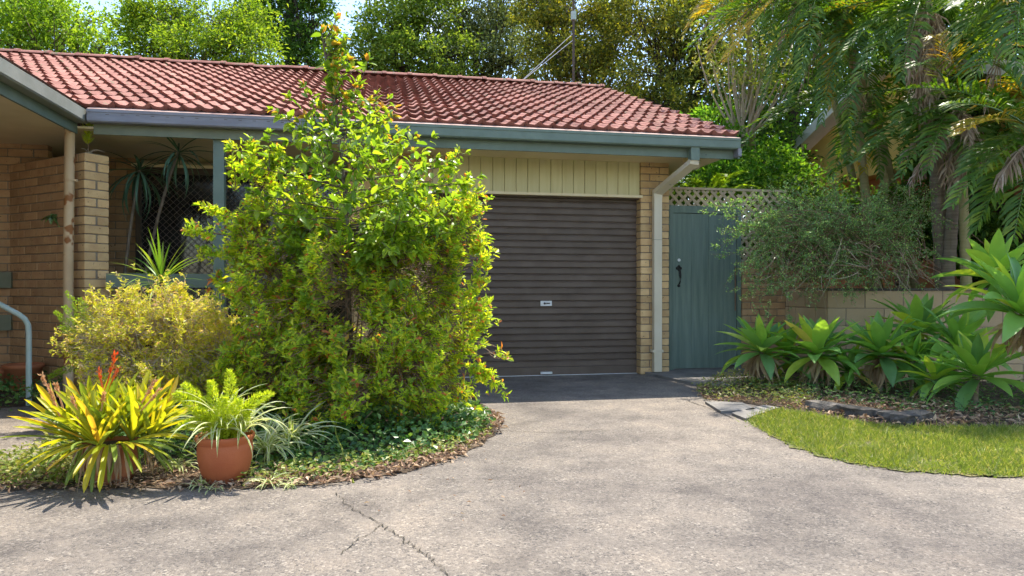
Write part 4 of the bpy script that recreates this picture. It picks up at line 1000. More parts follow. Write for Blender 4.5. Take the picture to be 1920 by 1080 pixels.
# ------------------------------------------------------------------ drooping shrub over the brick wall
sh0 = P(1600, 500, 7.75)
sh = thing('drooping_shrub', 'fine leaved dark shrub drooping over the brick wall and the gate corner', 'shrub', (sh0[0], sh0[1], 1.0))
b = NB(); LP, LA = [], []; bare = NB()
for k in range(300):
    u_ = rng.random()
    if u_ < 0.62: ex, ey = rng.uniform(1385, 1760), rng.uniform(340, 500)
    elif u_ < 0.86: ex, ey = rng.uniform(1365, 1560), rng.uniform(400, 560)
    else: ex, ey = rng.uniform(1500, 1760), rng.uniform(470, 560)
    if ex < 1400 and ey < 400: ey += 50
    e = P(ex, ey, rng.uniform(7.0, 7.9)); s0 = sh0 + rng.normal(0, 1, 3) * (0.5, 0.2, 0.12); m_ = (s0 + e)/2 + np.array((0, 0, rng.uniform(.15, .5)))
    n = 12; pts = bez(s0, m_, e + (0, 0, -0.06), n); b.tube(pts, np.linspace(0.005, 0.0012, n), 3, cap=False)
    for j in range(4):
        a = pts[rng.integers(4, n-1)]; dd = unit(e - s0)*rng.uniform(.08,.22) + rng.normal(0, .07, 3) + (0, 0, -.03); q_ = np.array([a, a + dd*0.5 + (0,0,.01), a + dd]); b.tube(q_, (0.003, 0.002, 0.001), 3, cap=False)
        t = rng.random(20)[:, None]; LP.append(a + dd*t + rng.normal(0, .012, (20, 3))); LA.append(np.repeat(unit(dd)[None], 20, 0))
    t = rng.uniform(0.45, 1, 26); pp_ = np.stack([np.interp(t*(n-1), np.arange(n), pts[:, c]) for c in range(3)], 1); LP.append(pp_ + rng.normal(0, .014, (26, 3))); LA.append(np.repeat(unit(pts[-1]-pts[-3])[None], 26, 0))
for (px, py) in ((1358,440), (1362,480), (1375,515), (1330,398), (1410,560), (1440,585), (1365,410), (1390,540), (1345,385), (1480,590), (1350,462), (1372,450), (1400,500)):
    s0 = P(1480 + rng.uniform(-30, 40), 420 + rng.uniform(-30, 60), 7.4); e = P(px, py, 7.1); pts = bez(s0, (s0 + e)/2 + (0, 0, .16), e, 12); b.tube(pts, np.linspace(.005, .0012, 12), 3, cap=False)
    for j in range(16):
        a = pts[rng.integers(3, 12)]; dd = unit(e - s0)*rng.uniform(.05, .14) + rng.normal(0, .05, 3); b.tube(np.array([a, a + dd*.5 + (0, 0, .01), a + dd]), (.002, .0015, .001), 3, cap=False); t = rng.random(16)[:, None]; LP.append(a + dd*t + rng.normal(0, .010, (16, 3))); LA.append(np.repeat(unit(dd)[None], 16, 0))
b.build('branches', M['twig'], sh); LP = np.concatenate(LP); LA = np.concatenate(LA); n = len(LP)
b = NB(); leaf_quads(b, LP, unit(LA*0.6 + rdir(n)*0.9), unit(rdir(n)*0.8 + (0, -.1, 1)), rng.uniform(.016, .034, n), rng.uniform(.010, .017, n)); tag(b.build('foliage', M['lf_shrub'], sh), kind='stuff')
b = NB()
for k in range(90):
    s0 = P(rng.uniform(1440, 1720), rng.uniform(440, 520), rng.uniform(7.2, 7.7)); e = s0 + np.array((rng.normal(0, .22), rng.normal(-.05, .1), rng.uniform(-.45, .05)))
    b.tube(bez(s0, (s0+e)/2 + rng.normal(0, .06, 3), e, 6), np.linspace(.004, .0015, 6), 3, cap=False)
b.build('bare_twigs', M['twig_pale'], sh)

# fern behind the lattice
fn = thing('fern', 'yellow green fern arching behind the top of the lattice', 'fern', P(1330, 380, 9.2))
for (px, py, sag) in ((1400,322,.25), (1290,335,.2), (1360,330,.3), (1255,345,.2), (1420,350,.2)):
    b = NB(); frond_geo(b, P(1330, 385, 9.2), P(px, py, 8.9), sag, 0.13, n=40, lift=0.05, curl=0.2, thick=0.006); b.build('frond', M['lf_foxtail_shade'], fn)

# ------------------------------------------------------------------ agaves
AG = [blade(0.60*s, agavef, bd, 0.28, 12, 0.142*s, 4, 1.5, tw) for s, bd, tw in ((1.0, .25, .1), (1.05, .45, -.12), (0.97, .65, .15), (0.95, .9, -.1), (0.95, 0.1, 0))]
def mesh_of(v, f, name, mat, smooth=True, m=None):
    b = NB(); b.add(v, f); return b.mesh(name, mat, smooth)
AGM = [mesh_of(v, f, 'leaf', M['lf_agave']) for v, f, _ in AG]
AGG = 'agaves along the retaining wall'
def agave(label, c, s, n=26, stem=True, az0=0.0, tilt=(0, 0), sx=.03):
    c = np.asarray(c, float); t = thing('agave', label, 'agave', (c[0], c[1], 0), AGG)
    tilt = (tilt[0] + rng.normal(0, .12), tilt[1] + rng.normal(0, .12)); s = s*rng.uniform(.94, 1.06)
    T = Matrix.Rotation(tilt[0], 4, 'X') @ Matrix.Rotation(tilt[1], 4, 'Y')
    for k in range(n):
        q = k / (n - 1); az = az0 + k * 2.39996 + rng.normal(0, .12); pitch = 1.32 - 1.55 * q ** 0.9 + rng.normal(0, .07)
        idx = 4 if q < .15 else (0 if q < .35 else (1 if q < .6 else (2 if q < .82 else 3))); sc = 1.04 * s * (0.66 + 0.34 * min(1, q*2.4)) * rng.uniform(.93, 1.06)
        Mx = Matrix.Translation(Vector(c)) @ T @ Matrix.Rotation(az, 4, 'Z') @ Matrix.Translation((0, 0.02*s, -0.10*s*q)) @ Matrix.Rotation(pitch, 4, 'X') @ Matrix.Rotation(rng.normal(0, .12), 4, 'Y') @ Matrix.Scale(sc, 4)
        inst('leaf', AGM[idx], t, Mx)
    if c[2] > 0.1:
        b = NB(); b.tube(bez((c[0]+sx, c[1]+.05, -0.02), (c[0]+sx*.9, c[1]+.06, c[2]*.5), (c[0], c[1], c[2]-.02), 8), np.linspace(.030, .036, 8)*s, 9); b.build('stem', M['palm_trunk'], t)
        if stem:
            dead = NB()
            for k in range(34):
                az = rng.uniform(0, 6.28); L_ = min(c[2]*0.95, rng.uniform(.26, .46)*s); v, f, _ = blade(L_, sword, 0.9, 0.9, 7, 0.045, 2, 1.0, rng.normal(0, 1.6)); Mx = orient(c + np.array((0, 0, -.09*s)), az, -0.75 + rng.normal(0, .15), rng.normal(0, .5)); b2 = NB(); b2.add(xf(v, Mx), f); b2.build('dead_leaf', M['dead_leaf'], t)
agave('agave with hanging brown roots nearest the gate', P(1428, 650, 7.1), 0.84, 34)
agave('second agave from the gate, tall central leaves, brown stalks below', P(1532, 655, 6.95), 0.93, 36, az0=.5)
agave('widest front agave with a brush of brown dead leaves under it', P(1652, 655, 6.75), 0.95, 36, az0=1.1)
agave('shaded agave in front of the block wall, above its neighbours', P(1722, 612, 7.0), 0.88, 28, False, 2.0)
agave('blue green agave half hidden behind the large spreading one', P(1795, 640, 6.6), 0.85, 28, False, 2.6)
agave('small low agave beside the edging stones', P(1752, 706, 6.2), 0.6, 22, False, .3)
agave('large spreading low agave at the lawn edge', P(1832, 694, 5.9), 0.85, 32, False, 1.7)
agave('tall agave head cut by the picture edge, over the lawn', P(1915, 570, 5.5), 0.95, 36, True, .9, (0.15, 0.1), .45)
agave('tall agave head behind, under the palm fronds', P(1868, 512, 6.0), 0.85, 28, False, 2.2, (0, 0), .5)
agave('low agave leaves behind the two nearest the gate', P(1478, 655, 7.25), 0.72, 22, False, 1.3)

agave('small agave squeezed between the second and the widest front agave', P(1592, 690, 6.9), 0.62, 22, False, 1.9)
agave('small agave right of the widest front one, touching its dead leaves', P(1712, 672, 6.6), 0.66, 22, False, 2.9)
# ------------------------------------------------------------------ sapling and large shrub
sb = G(655, 792); SD = 5.2
sap = thing('sapling', 'young tree with broad leaves and orange tips growing through the large shrub', 'tree', sb)
lead = np.array([G(655,792), P(655,640,SD), P(652,480,SD), P(648,380,SD), P(640,290,SD), P(628,200,SD), P(612,120,SD), P(603,62,SD)])
b = NB(); b.tube(lead, (0.026,.023,.02,.017,.013,.010,.007,.004), 8)
LPOS = []   # leaf: pos, dir, normal, length, young
def leafy(pts, r, sp, Lr, start=0.25):
    b.tube(pts, np.linspace(r, r*0.35, len(pts)), 5, cap=False)
    d = np.cumsum(np.r_[0, np.linalg.norm(np.diff(pts, axis=0), axis=1)]); s = d[-1]*start; k = 0
    while s < d[-1]:
        p_ = np.array([np.interp(s, d, pts[:, c]) for c in range(3)]); i = min(len(pts)-2, int(np.searchsorted(d, s))); tg = unit(pts[min(i+1, len(pts)-1)] - pts[max(i-1, 0)])
        dr = unit(tg*0.55 + rdir(1)[0]*0.9 + np.array((0, 0, -0.15))); LPOS.append((p_, dr, unit(np.array((0, 0, 1.0)) + rdir(1)[0]*0.55), rng.uniform(*Lr), 0)); s += sp*rng.uniform(.6, 1.4); k += 1
    for j in range(6):
        tg = unit(pts[-1] - pts[-2]); LPOS.append((pts[-1], unit(tg*0.9 + rdir(1)[0]*0.8), unit(np.array((0, 0, 1.0)) + rdir(1)[0]*0.6), rng.uniform(*Lr)*0.7, 1 if rng.random() < (0.55 if pts[-1][2] > 2.15 else 0.0) else 0))
for k in range(120):
    q = rng.uniform(0, 1) ** 1.35; py = 520 - 440*q; sx = np.interp(py, [60,120,200,290,380,480,640], [603,612,628,640,648,652,655]); st = P(sx, py, SD)
    wid = np.interp(py, [80,130,180,225,260,300,360,430,520], [8,20,30,44,85,165,225,215,150])
    az = rng.uniform(0, 6.28); e2 = P(sx + 25 + math.cos(az)*wid*rng.uniform(.6, 1.05), py - rng.uniform(5, 50), SD + math.sin(az)*wid/FPX*SD*0.85)
    m_ = (st + e2)/2 + (0, 0, -0.02); pts = bez(st, m_, e2, 7); leafy(pts, .007, 0.038, (.06, .10))
    if wid > 80:
        for j in range(3):
            a = pts[rng.integers(3, 6)]; ee = a + unit(e2 - st)*rng.uniform(.1, .24) + rng.normal(0, .10, 3) + (0, 0, .08); leafy(bez(a, (a+ee)/2, ee, 4), .004, 0.036, (.055, .095), 0.1)
leafy(lead[5:], .004, 0.030, (.07, .11), 0.0)
for (px, py) in ((690,115), (560,230), (700,215)):
    a = P(645, py+150, SD); leafy(bez(a, P((645+px)/2, py+60, SD-.05), P(px, py, SD-.1), 7), .006, .034, (.065, .10), 0.3)
for k in range(8):    # low shaded shoots
    a = P(652, 430 + 20*k, SD); e2 = P(rng.uniform(520, 790), 440 + 18*k + rng.uniform(-40, 20), SD - rng.uniform(.2, .6)); leafy(bez(a, (a+e2)/2, e2, 6), .005, .038, (.07, .11), 0.4)
b.build('trunk', M['bark'], sap, smooth=True)
def sap_leaf(L=1.0):
    s = np.array([0, .15, .35, .55, .75, .9, 1.0]); w = np.array([.02, .17, .24, .235, .16, .07, .0]); dz = -0.22*s**2
    v = []
    for i in range(7): v += [(-w[i], s[i], dz[i] + w[i]*.35), (0, s[i], dz[i]), (w[i], s[i], dz[i] + w[i]*.35)]
    f = []
    for i in range(6): f += [[i*3, i*3+1, i*3+4, i*3+3], [i*3+1, i*3+2, i*3+5, i*3+4]]
    return np.array(v), np.array(f)
slv, slf = sap_leaf(); SLM = mesh_of(slv, slf, 'leaf', M['lf_sapling_obj']); SLY = mesh_of(slv, slf, 'leaf', M['lf_young'])
def frame(p_, dr, nr, L_):
    y = Vector(dr).normalized(); z = Vector(nr); z = (z - y*z.dot(y)).normalized(); x = y.cross(z); Mx = Matrix((x, y, z)).transposed().to_4x4(); return Matrix.Translation(Vector(p_)) @ Mx @ Matrix.Scale(L_, 4)
order = sorted(range(len(LPOS)), key=lambda i: (not LPOS[i][4], LPOS[i][0] @ FW - LPOS[i][3]*2 - 0.6*max(0, LPOS[i][0][2]-1.9)))
restl = NB()
ny = sum(q[4] for q in LPOS)
for r_, i in enumerate(order):
    p_, dr, nr, L_, yg = LPOS[i]; Mx = frame(p_, dr, nr, L_)
    if r_ < 300: inst('leaf', SLY if yg else SLM, sap, Mx)
    else: restl.add(xf(slv, Mx), slf)
if restl.n: tag(restl.build('foliage', M['lf_sapling'], sap, smooth=True), kind='stuff')
print('SAPLING LEAVES', len(LPOS), ny)

def rosette_shrub(name, label, root, clumps, ntips, leaf, mat, tw, nl=(6, 10), sprigs=(), twr=0.0022, shell=0.45, upw=0.8, cluster=13, spread=0.052, thin=0.0):
    root = np.asarray(root, float); t = thing(name, label, 'shrub', root)
    wts = np.array([r[0]*r[1]*r[2] for c, r in clumps]) ** 0.75; wts /= wts.sum(); tips = []
    for (c, r), w_ in zip(clumps, wts):
        k = max(6, int(ntips*w_/cluster)); d = rdir(k); rad = rng.uniform(shell**3, 1, k) ** (1/3); bump = 1 + 0.16*np.sin(d[:, 0]*7 + d[:, 2]*5 + c[0]*3) + 0.10*np.sin(d[:, 1]*11 + d[:, 2]*9)
        tips.append(np.asarray(c) + d*np.asarray(r)*(rad*bump)[:, None])
    subc = np.concatenate(tips); gs = rng.gamma(2.0, .5, len(subc)); rep = np.maximum(1, (gs*cluster).astype(int)); tips = np.repeat(subc, rep, 0) + rng.normal(0, 1, (rep.sum(), 3))*spread*np.array((1, 1, 1.25)); tips = tips[tips[:, 2] > 0.06]
    if thin: tips = tips[~((rng.random(len(tips)) < thin) & (tips[:, 2] < 0.75) & (np.abs(tips[:, 0] - root[0]) < 0.62))]
    b = NB(); main = []
    for k in range(28):
        e = tips[rng.integers(len(tips))]; e = root + (e - root)*0.85; m_ = (root + e)/2 + ((e - root)[0]*.1, (e - root)[1]*.1, -.03) + rng.normal(0, .13, 3)
        pts = bez(root + rng.normal(0, .05, 3)*(1, 1, 0), m_, e, 9); b.tube(pts, np.linspace(.010, .002, 9), 5, cap=False); main.append(pts)
    mp = np.concatenate([m[2:] for m in main])
    # every tip hangs on the closest of a few random branch points, by way of a kinked twig
    for ch in np.array_split(np.arange(len(tips)), max(1, len(tips)//500)):
        dd = ((tips[ch][:, None] - mp[None])**2).sum(2); j = np.argpartition(dd, 5, axis=1)[np.arange(len(ch)), rng.integers(0, 6, len(ch))]; A = mp[j] + rng.normal(0, .03, (len(ch), 3)); Bp = tips[ch]; A = Bp + (A - Bp)*np.minimum(1, rng.uniform(.12, .26, len(ch))/np.maximum(1e-3, np.linalg.norm(A - Bp, axis=1)))[:, None]
        mid = (A + Bp)/2 + rng.normal(0, .025, A.shape); twigs(b, A, mid, twr*1.5, twr*1.1); twigs(b, mid, Bp, twr*1.1, twr*.7)
    dirs = unit(tips - (root + np.array((0, 0, .5)))); dirs = unit(dirs*.6 + np.array((0, 0, upw)) + rdir(len(tips))*.5)
    allp, alld = [tips], [dirs]
    for (s0, e) in sprigs:
        s0, e = np.asarray(s0), np.asarray(e); m_ = (s0 + e)/2 + rng.normal(0, .04, 3); pts = bez(s0, m_, e, 9); b.tube(pts, np.linspace(.005, .0015, 9), 4, cap=False)
        k = 26; tt = rng.uniform(.25, 1, k); q_ = np.stack([np.interp(tt*8, np.arange(9), pts[:, c]) for c in range(3)], 1) + rng.normal(0, .022, (k, 3)); allp += [q_, pts[-1:]]; dd = unit(e - s0); alld += [unit(dd[None]*.7 + rdir(k)*.6), dd[None]]
    tw_o = b.build('branches', tw, t)
    tips, dirs = np.concatenate(allp), np.concatenate(alld)
    cnt = rng.integers(nl[0], nl[1], len(tips)); pos = np.repeat(tips, cnt, 0); dr = np.repeat(dirs, cnt, 0); n = len(pos)
    back = rng.uniform(0, 1, n)[:, None]*0.055; pos = pos - dr*back
    sd = rdir(n); ax = unit(dr*rng.uniform(.25, .8, (n, 1)) + unit(sd - (sd*dr).sum(1, keepdims=True)*dr)*.9); nr = unit(dr + rdir(n)*.35)
    L_ = leaf*np.clip(rng.gamma(9, .11, n), .4, 1.7); b = NB(); leaf_quads(b, pos, ax, nr, L_, L_*.42, 0.2, mid=.55); tag(b.build('foliage', mat, t), kind='stuff')
    return t
BD = 5.15
cl5 = lambda px, py, d, rx, rz, ry=None: (P(px, py, d), (rx, ry or rx*.9, rz))
sprig = lambda a, e, d: (P(*a, d), P(*e, d - .05))
rosette_shrub('large_shrub', 'large yellow green azalea like shrub in front of the garage door', G(650, 775),
    [cl5(645,600,BD,.80,.70,.65), cl5(520,480,BD+.1,.36,.46), cl5(482,345,BD+.15,.16,.28), cl5(800,470,BD+.1,.42,.45), cl5(820,640,BD,.42,.42), cl5(540,680,BD-.1,.5,.38), cl5(470,450,BD+.1,.2,.2), cl5(860,400,BD+.15,.16,.25), cl5(740,400,BD+.2,.32,.3), cl5(700,740,BD-.25,.62,.28), cl5(570,400,BD+.2,.3,.3)],
    8000, 0.041, M['lf_azalea'], M['twig'], nl=(7, 11), twr=.0016, thin=.2, cluster=15, spread=.043,
    sprigs=[sprig((460,330),(470,255),BD), sprig((440,360),(430,265),BD), sprig((500,330),(520,270),BD), sprig((420,440),(345,430),BD-.1), sprig((420,470),(372,470),BD-.1), sprig((430,420),(380,385),BD), sprig((860,420),(898,350),BD), sprig((870,380),(880,330),BD), sprig((870,540),(922,465),BD-.1), sprig((860,560),(905,520),BD-.1), sprig((870,640),(915,590),BD-.1), sprig((870,700),(952,742),BD-.2), sprig((880,690),(925,700),BD-.2), sprig((850,590),(915,560),BD-.15), sprig((450,560),(400,520),BD), sprig((830,350),(858,275),BD+.1), sprig((870,470),(905,440),BD)])
rosette_shrub('azalea_bush', 'rounded pale yellow azalea bush with dry flowers below the porch window', G(300, 770),
    [cl5(300,640,5.25,.52,.36,.45), cl5(230,620,5.2,.34,.30), cl5(380,625,5.3,.34,.30), cl5(300,570,5.3,.38,.18), cl5(190,650,5.15,.24,.2), cl5(420,680,5.2,.26,.26), cl5(300,710,5.1,.45,.18)],
    4600, 0.026, M['lf_azalea_pale'], M['twig_pale'], nl=(7, 11), twr=.0012, spread=.04, cluster=10, sprigs=[sprig((200,600),(168,545),5.2), sprig((330,570),(330,530),5.3), sprig((170,660),(115,655),5.1), sprig((260,570),(250,535),5.25)])
# hedge-like dark undergrowth behind, in front of the porch floor
rosette_shrub('low_shrub', 'low dark green bush between the azalea bush and the large shrub', G(470, 745), [cl5(470,650,5.6,.3,.35), cl5(530,690,5.5,.3,.25), cl5(440,700,5.4,.22,.2)], 900, .035, M['lf_cover'], M['twig'])

# ------------------------------------------------------------------ strappy plants and pots
def plume(b, pts, r0, n, ln=0.022, m=0):
    pts = np.asarray(pts); k = len(pts); t = rng.uniform(0, 1, n); p_ = np.stack([np.interp(t*(k-1), np.arange(k), pts[:, c]) for c in range(3)], 1)
    tg = unit(pts[-1] - pts[0]); rad = r0 * np.sin(np.clip(t*.93 + .07, 0, 1)*math.pi)**.55; d = rdir(n); d = unit(d - (d @ tg)[:, None]*tg)
    q_ = p_ + d * (rad*rng.uniform(.25, .95, n))[:, None]; leaf_quads(b, q_, unit(d + tg*.9 + rdir(n)*.25), unit(rdir(n) + tg), ln*rng.uniform(.7, 1.2, n), 0.0052, 0.05, m)
def foxtail(parent, base, tips, mat, r0=0.035, n=900):
    for e, sag in tips:
        b = NB(); base_ = base + rng.normal(0, .03, 3)*(1, 1, 0); pts = bez(base_, (base_ + e)/2 + (0, 0, sag), e, 9); plume(b, pts, r0, n); b.build('plume', mat, parent)
def spider(parent, base, n, L, W, mats, name='leaf_tuft', up=(0.3, 1.2), seed=None, bend=(1.0, 2.2)):
    b = NB(); base = np.asarray(base, float)
    for k in range(n):
        v, f, col = blade(L*rng.uniform(.6, 1.15), sword, rng.uniform(*bend), 0.5, 9, W*rng.uniform(.7, 1.15), 4, 1.2, rng.normal(0, .5)); v = xf(v, orient(base + rng.normal(0, .015, 3)*(1, 1, 0), k*2.4 + rng.normal(0, .3), rng.uniform(*up)))
        nn = b.n; b.v.append(v); b.n += len(v); edge = (col == 0) | (col == 3); b.f.append((f[edge] + nn, 1)); b.f.append((f[~edge] + nn, 0))
    return tag(b.build(name, mats, parent, smooth=True), kind='stuff')
def pot(parent, c, prof, mat, soil_r, soil_z):
    b = NB(); b.lathe(prof, c, 40); p_ = b.build('pot', mat, parent, smooth=True)
    b = NB(); b.lathe([(0, soil_z + .015), (soil_r*.6, soil_z + .01), (soil_r, soil_z)], c, 24); b.build('potting_soil', M['soil'], p_)

# red-brown glazed pot with foxtail fern and spider plant
pcen = G(404, 912) + FW*0.12; pcen[2] = 0.0
pf = thing('potted_fern', 'terracotta pot with foxtail fern and spider plant, the cleaner of two front pots', 'potted plant', pcen)
S = 0.148
pot(pf, pcen, [(0, .0), (.095, 0), (.10, .004), (.122, .06), (.135, .12), (.139, .165), (.136, .195), (.133, .200), (.139, .206), (.146, .222), (.149, .234), (.146, .243), (.139, .244), (.134, .236), (.131, .20), (.10, .19)], M['terracotta'], .133, .205)
pb = pcen + np.array((0, 0, .20)); pd = 3.56
foxtail(pf, pb, [(P(430,695,pd), .03), (P(345,720,pd), .05), (P(365,770,pd-.05), .06), (P(395,715,pd+.05), .03), (P(510,738,pd), .10), (P(330,738,pd-.05), .08), (P(450,750,pd-.05), .03), (P(335,800,pd-.1), .10), (P(420,745,pd-.08), .02), (P(470,760,pd+.05), .06)], M['lf_foxtail'], .030, 1000)
spider(pf, pb + np.array((-.02, -.02, .07)), 46, 0.32, .017, [M['lf_spider'], M['lf_spider_edge']], up=(.4, 1.4))
spider(pf, pb + np.array((.09, .0, .05)), 40, 0.30, .016, [M['lf_spider'], M['lf_spider_edge']], up=(.4, 1.4))
b = NB(); b.tube(bez(pb + (-.02, -.05, .10), pb + (-.03, -.17, .12), G(374, 898), 8), .0022, 5); b.build('runner', M['twig_pale'], pf)
def spider_thing(label, base, n, L, W=.016, **kw):
    t = thing('spider_plant', label, 'plant', base, 'spider plants around the pots'); spider(t, base, n, L, W, [M['lf_spider'], M['lf_spider_edge']], **kw); return t
spider_thing('clump of striped spider plant right of the terracotta pot', G(500, 862) + (0, 0, .04), 60, .34, .019, up=(.3, 1.3))
spider_thing('tall arching spider plant in front of the ground cover', G(545, 845) + (0, 0, .04), 46, .42, .019, up=(.5, 1.3))
spider_thing('tiny spider plantlet at the foot of the terracotta pot', G(372, 915) + (0, 0, .012), 20, .085, .008, up=(.2, 1.2))
spider_thing('tiny dull plantlet under the pot rim shadow', G(400, 922) + (0, 0, .01), 14, .07, .007, up=(.2, 1.2))
spider_thing('small spider plant tuft between the two pots', G(335, 885) + (0, 0, .02), 34, .16, .010, up=(.3, 1.2))
spider_thing('pale straggling spider tuft in the leaf litter', G(505, 910) + (0, 0, .012), 34, .13, .009, up=(.1, .9))
spider_thing('small spider tuft in the litter below the ground cover', G(548, 912) + (0, 0, .012), 20, .10, .008, up=(.1, .9))
spider_thing('green strappy tuft behind the two pots', G(315, 850) + (0, 0, .03), 40, .30, .016, up=(.3, 1.2))

# bromeliad in its pot
bc = G(185, 912) + FW*0.11; bc[2] = 0
br = thing('potted_bromeliad', 'pot overflowing with yellow green bromeliad leaves and a red flower spike', 'potted plant', bc)
pot(br, bc, [(0, 0), (.09, 0), (.10, .004), (.118, .05), (.127, .11), (.130, .17), (.133, .178), (.137, .19), (.137, .205), (.130, .207), (.125, .198), (.10, .19)], M['terracotta_old'], .127, .185)
BL = [blade(.36*s, strap, bd, .55, 10, .029, 4, 1.4, tw) for s, bd, tw in ((1, .25, .1), (1.05, .45, -.15), (.9, .7, .2), (1.1, .35, 0), (.8, 1.0, -.1))]
BLM = [mesh_of(v, f, 'leaf', M['lf_brom']) for v, f, _ in BL]; BLG = [mesh_of(v, f, 'leaf', M['lf_brom_green']) for v, f, _ in BL]
hearts = [(0, 0, .21), (-.10, -.02, .20), (.10, -.02, .20), (-.05, .08, .21), (.06, .08, .21), (-.17, .02, .20), (.17, .03, .20), (-.02, -.10, .19), (.10, .12, .2), (-.11, .12, .2)]
for h_i, h in enumerate(hearts):
    lean = np.array(h[:2]); la = math.atan2(lean[1], lean[0]); lm = np.linalg.norm(lean)
    for k in range(19):
        q = k/18; az = k*2.4 + h_i; p_ = bc + np.array(h) + (0, 0, .01)
        T = Matrix.Rotation(lm*3.1, 4, Vector((-math.sin(la), math.cos(la), 0)))
        Mx = Matrix.Translation(Vector(p_)) @ T @ Matrix.Rotation(az, 4, 'Z') @ Matrix.Rotation(1.45 - .72*q + rng.normal(0, .08), 4, 'X') @ Matrix.Rotation(rng.normal(0, .15), 4, 'Y') @ Matrix.Scale(rng.uniform(.72, 1.0), 4)
        inst('leaf', (BLM if q < .8 else BLG)[rng.integers(0, 4)], br, Mx)
for k in range(46):   # leaves that spread and hang over the rim
    az = 1.2 + (k % 16)*0.25 + rng.normal(0, .12) if k < 16 else rng.uniform(0, 6.28)
    Mx = Matrix.Translation(Vector(bc + np.array((-math.sin(az)*.14, math.cos(az)*.14, .215)))) @ Matrix.Rotation(az, 4, 'Z') @ Matrix.Rotation((-1.1 + rng.normal(0, .25) if k < 16 else rng.uniform(-.45, .45)), 4, 'X') @ Matrix.Rotation(rng.normal(0, .3), 4, 'Y') @ Matrix.Scale(rng.uniform(.4, .72) if k < 16 else rng.uniform(.65, .95), 4)
    inst('leaf', (BLG if k < 16 or k % 3 == 0 else BLM)[rng.integers(0, 4)], br, Mx)
for k in range(40):
    az = rng.uniform(0, 6.28); v, f, _ = blade(rng.uniform(.13, .24), sword, .5, .6, 6, .020, 2, 1, rng.normal(0, 1.2)); b = NB()
    b.add(xf(v, orient(bc + np.array((-math.sin(az)*.135, math.cos(az)*.135, .21)), az, -1.1 + rng.normal(0, .25))), f); b.build('dead_leaf', M['dead_leaf'], br)
def spike(base, top, mat, r, n, nm):
    b = NB(); base, top = np.asarray(base), np.asarray(top); b.tube([base, (base+top)/2, top], (.004, .004, .002), 6)
    t = rng.uniform(.45, 1, n)[:, None]; d = rdir(n); leaf_quads(b, base + (top-base)*t + d*.004, unit(unit(top-base)*1.3 + d*.8), d, rng.uniform(.6, 1.2, n)*r, r*.35); b.build(nm, mat, br)
bd_ = 3.58
spike(P(196,735,bd_), P(218,662,bd_), M['bract'], .032, 24, 'flower_spike'); spike(P(194,735,bd_), P(184,690,bd_), M['bract'], .026, 16, 'flower_spike'); spike(P(200,735,bd_), P(222,690,bd_), M['bract'], .024, 12, 'flower_spike')
for (a, e) in (((110,770),(78,702)), ((118,765),(105,722)), ((112,780),(95,735)), ((260,765),(292,712)), ((265,770),(300,730)), ((150,800),(135,745)), ((190,770),(195,738))):
    spike(P(*a, bd_-.08), P(*e, bd_-.12), M['dry_flower'], .022, 46, 'dried_stalk')

# foxtail ferns growing out of the azalea bush
ff = thing('foxtail_fern', 'green foxtail fern plumes poking out beside the rusty downpipe', 'fern', G(190, 770))
foxtail(ff, P(200, 690, 5.2), [(P(103,585,5.1), .06), (P(120,575,5.1), .05), (P(125,548,5.2), .04), (P(112,612,5.05), .05), (P(92,708,5.0), .10), (P(150,560,5.2), .05), (P(130,650,5.05), .06)], M['lf_foxtail_shade'], .034, 800)

# dracaenas
DLM = [mesh_of(*blade(.45, sword, bd, .35, 8, .022, 2, 1.5, .1)[:2], 'leaf', M['lf_drac']) for bd in (.25, .55, .9)]
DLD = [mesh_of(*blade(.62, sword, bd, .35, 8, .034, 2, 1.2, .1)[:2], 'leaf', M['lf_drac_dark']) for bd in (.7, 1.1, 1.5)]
def dracaena(label, foot_, head, meshes, n, s, pitch=(-.3, 1.45), bend=None, name='dracaena'):
    t = thing(name, label, 'plant', foot_); b = NB(); b.tube(bez(foot_, (np.asarray(foot_)+head)/2 + (bend or (0, 0, 0)), head, 9), np.linspace(.018, .014, 9), 8); b.build('stem', M['bark'], t)
    for k in range(n):
        q = k/(n-1); Mx = orient(np.asarray(head) + (0, 0, -.04*q), k*2.4 + rng.normal(0, .2), pitch[1] + (pitch[0]-pitch[1])*q + rng.normal(0, .08)) @ Matrix.Scale(s*rng.uniform(.75, 1.1), 4); inst('leaf', meshes[min(2, int(q*3))], t, Mx)
hd = P(302, 525, 5.9)
dracaena('spiky green dracaena head rising above the azalea bush', (hd[0], hd[1], 0), hd, DLM, 44, 1.0)
hd1 = P(262, 318, 7.0); f1 = P(215, 500, 7.0)
hd2 = P(335, 285, 6.9)
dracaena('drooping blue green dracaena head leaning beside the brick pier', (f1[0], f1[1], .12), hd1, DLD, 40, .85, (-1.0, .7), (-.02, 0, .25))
dracaena('second drooping dracaena head under the porch beam', (f1[0]+.1, f1[1]+.1, .12), hd2, DLD, 34, .75, (-.8, .8), (-.05, 0, .35))
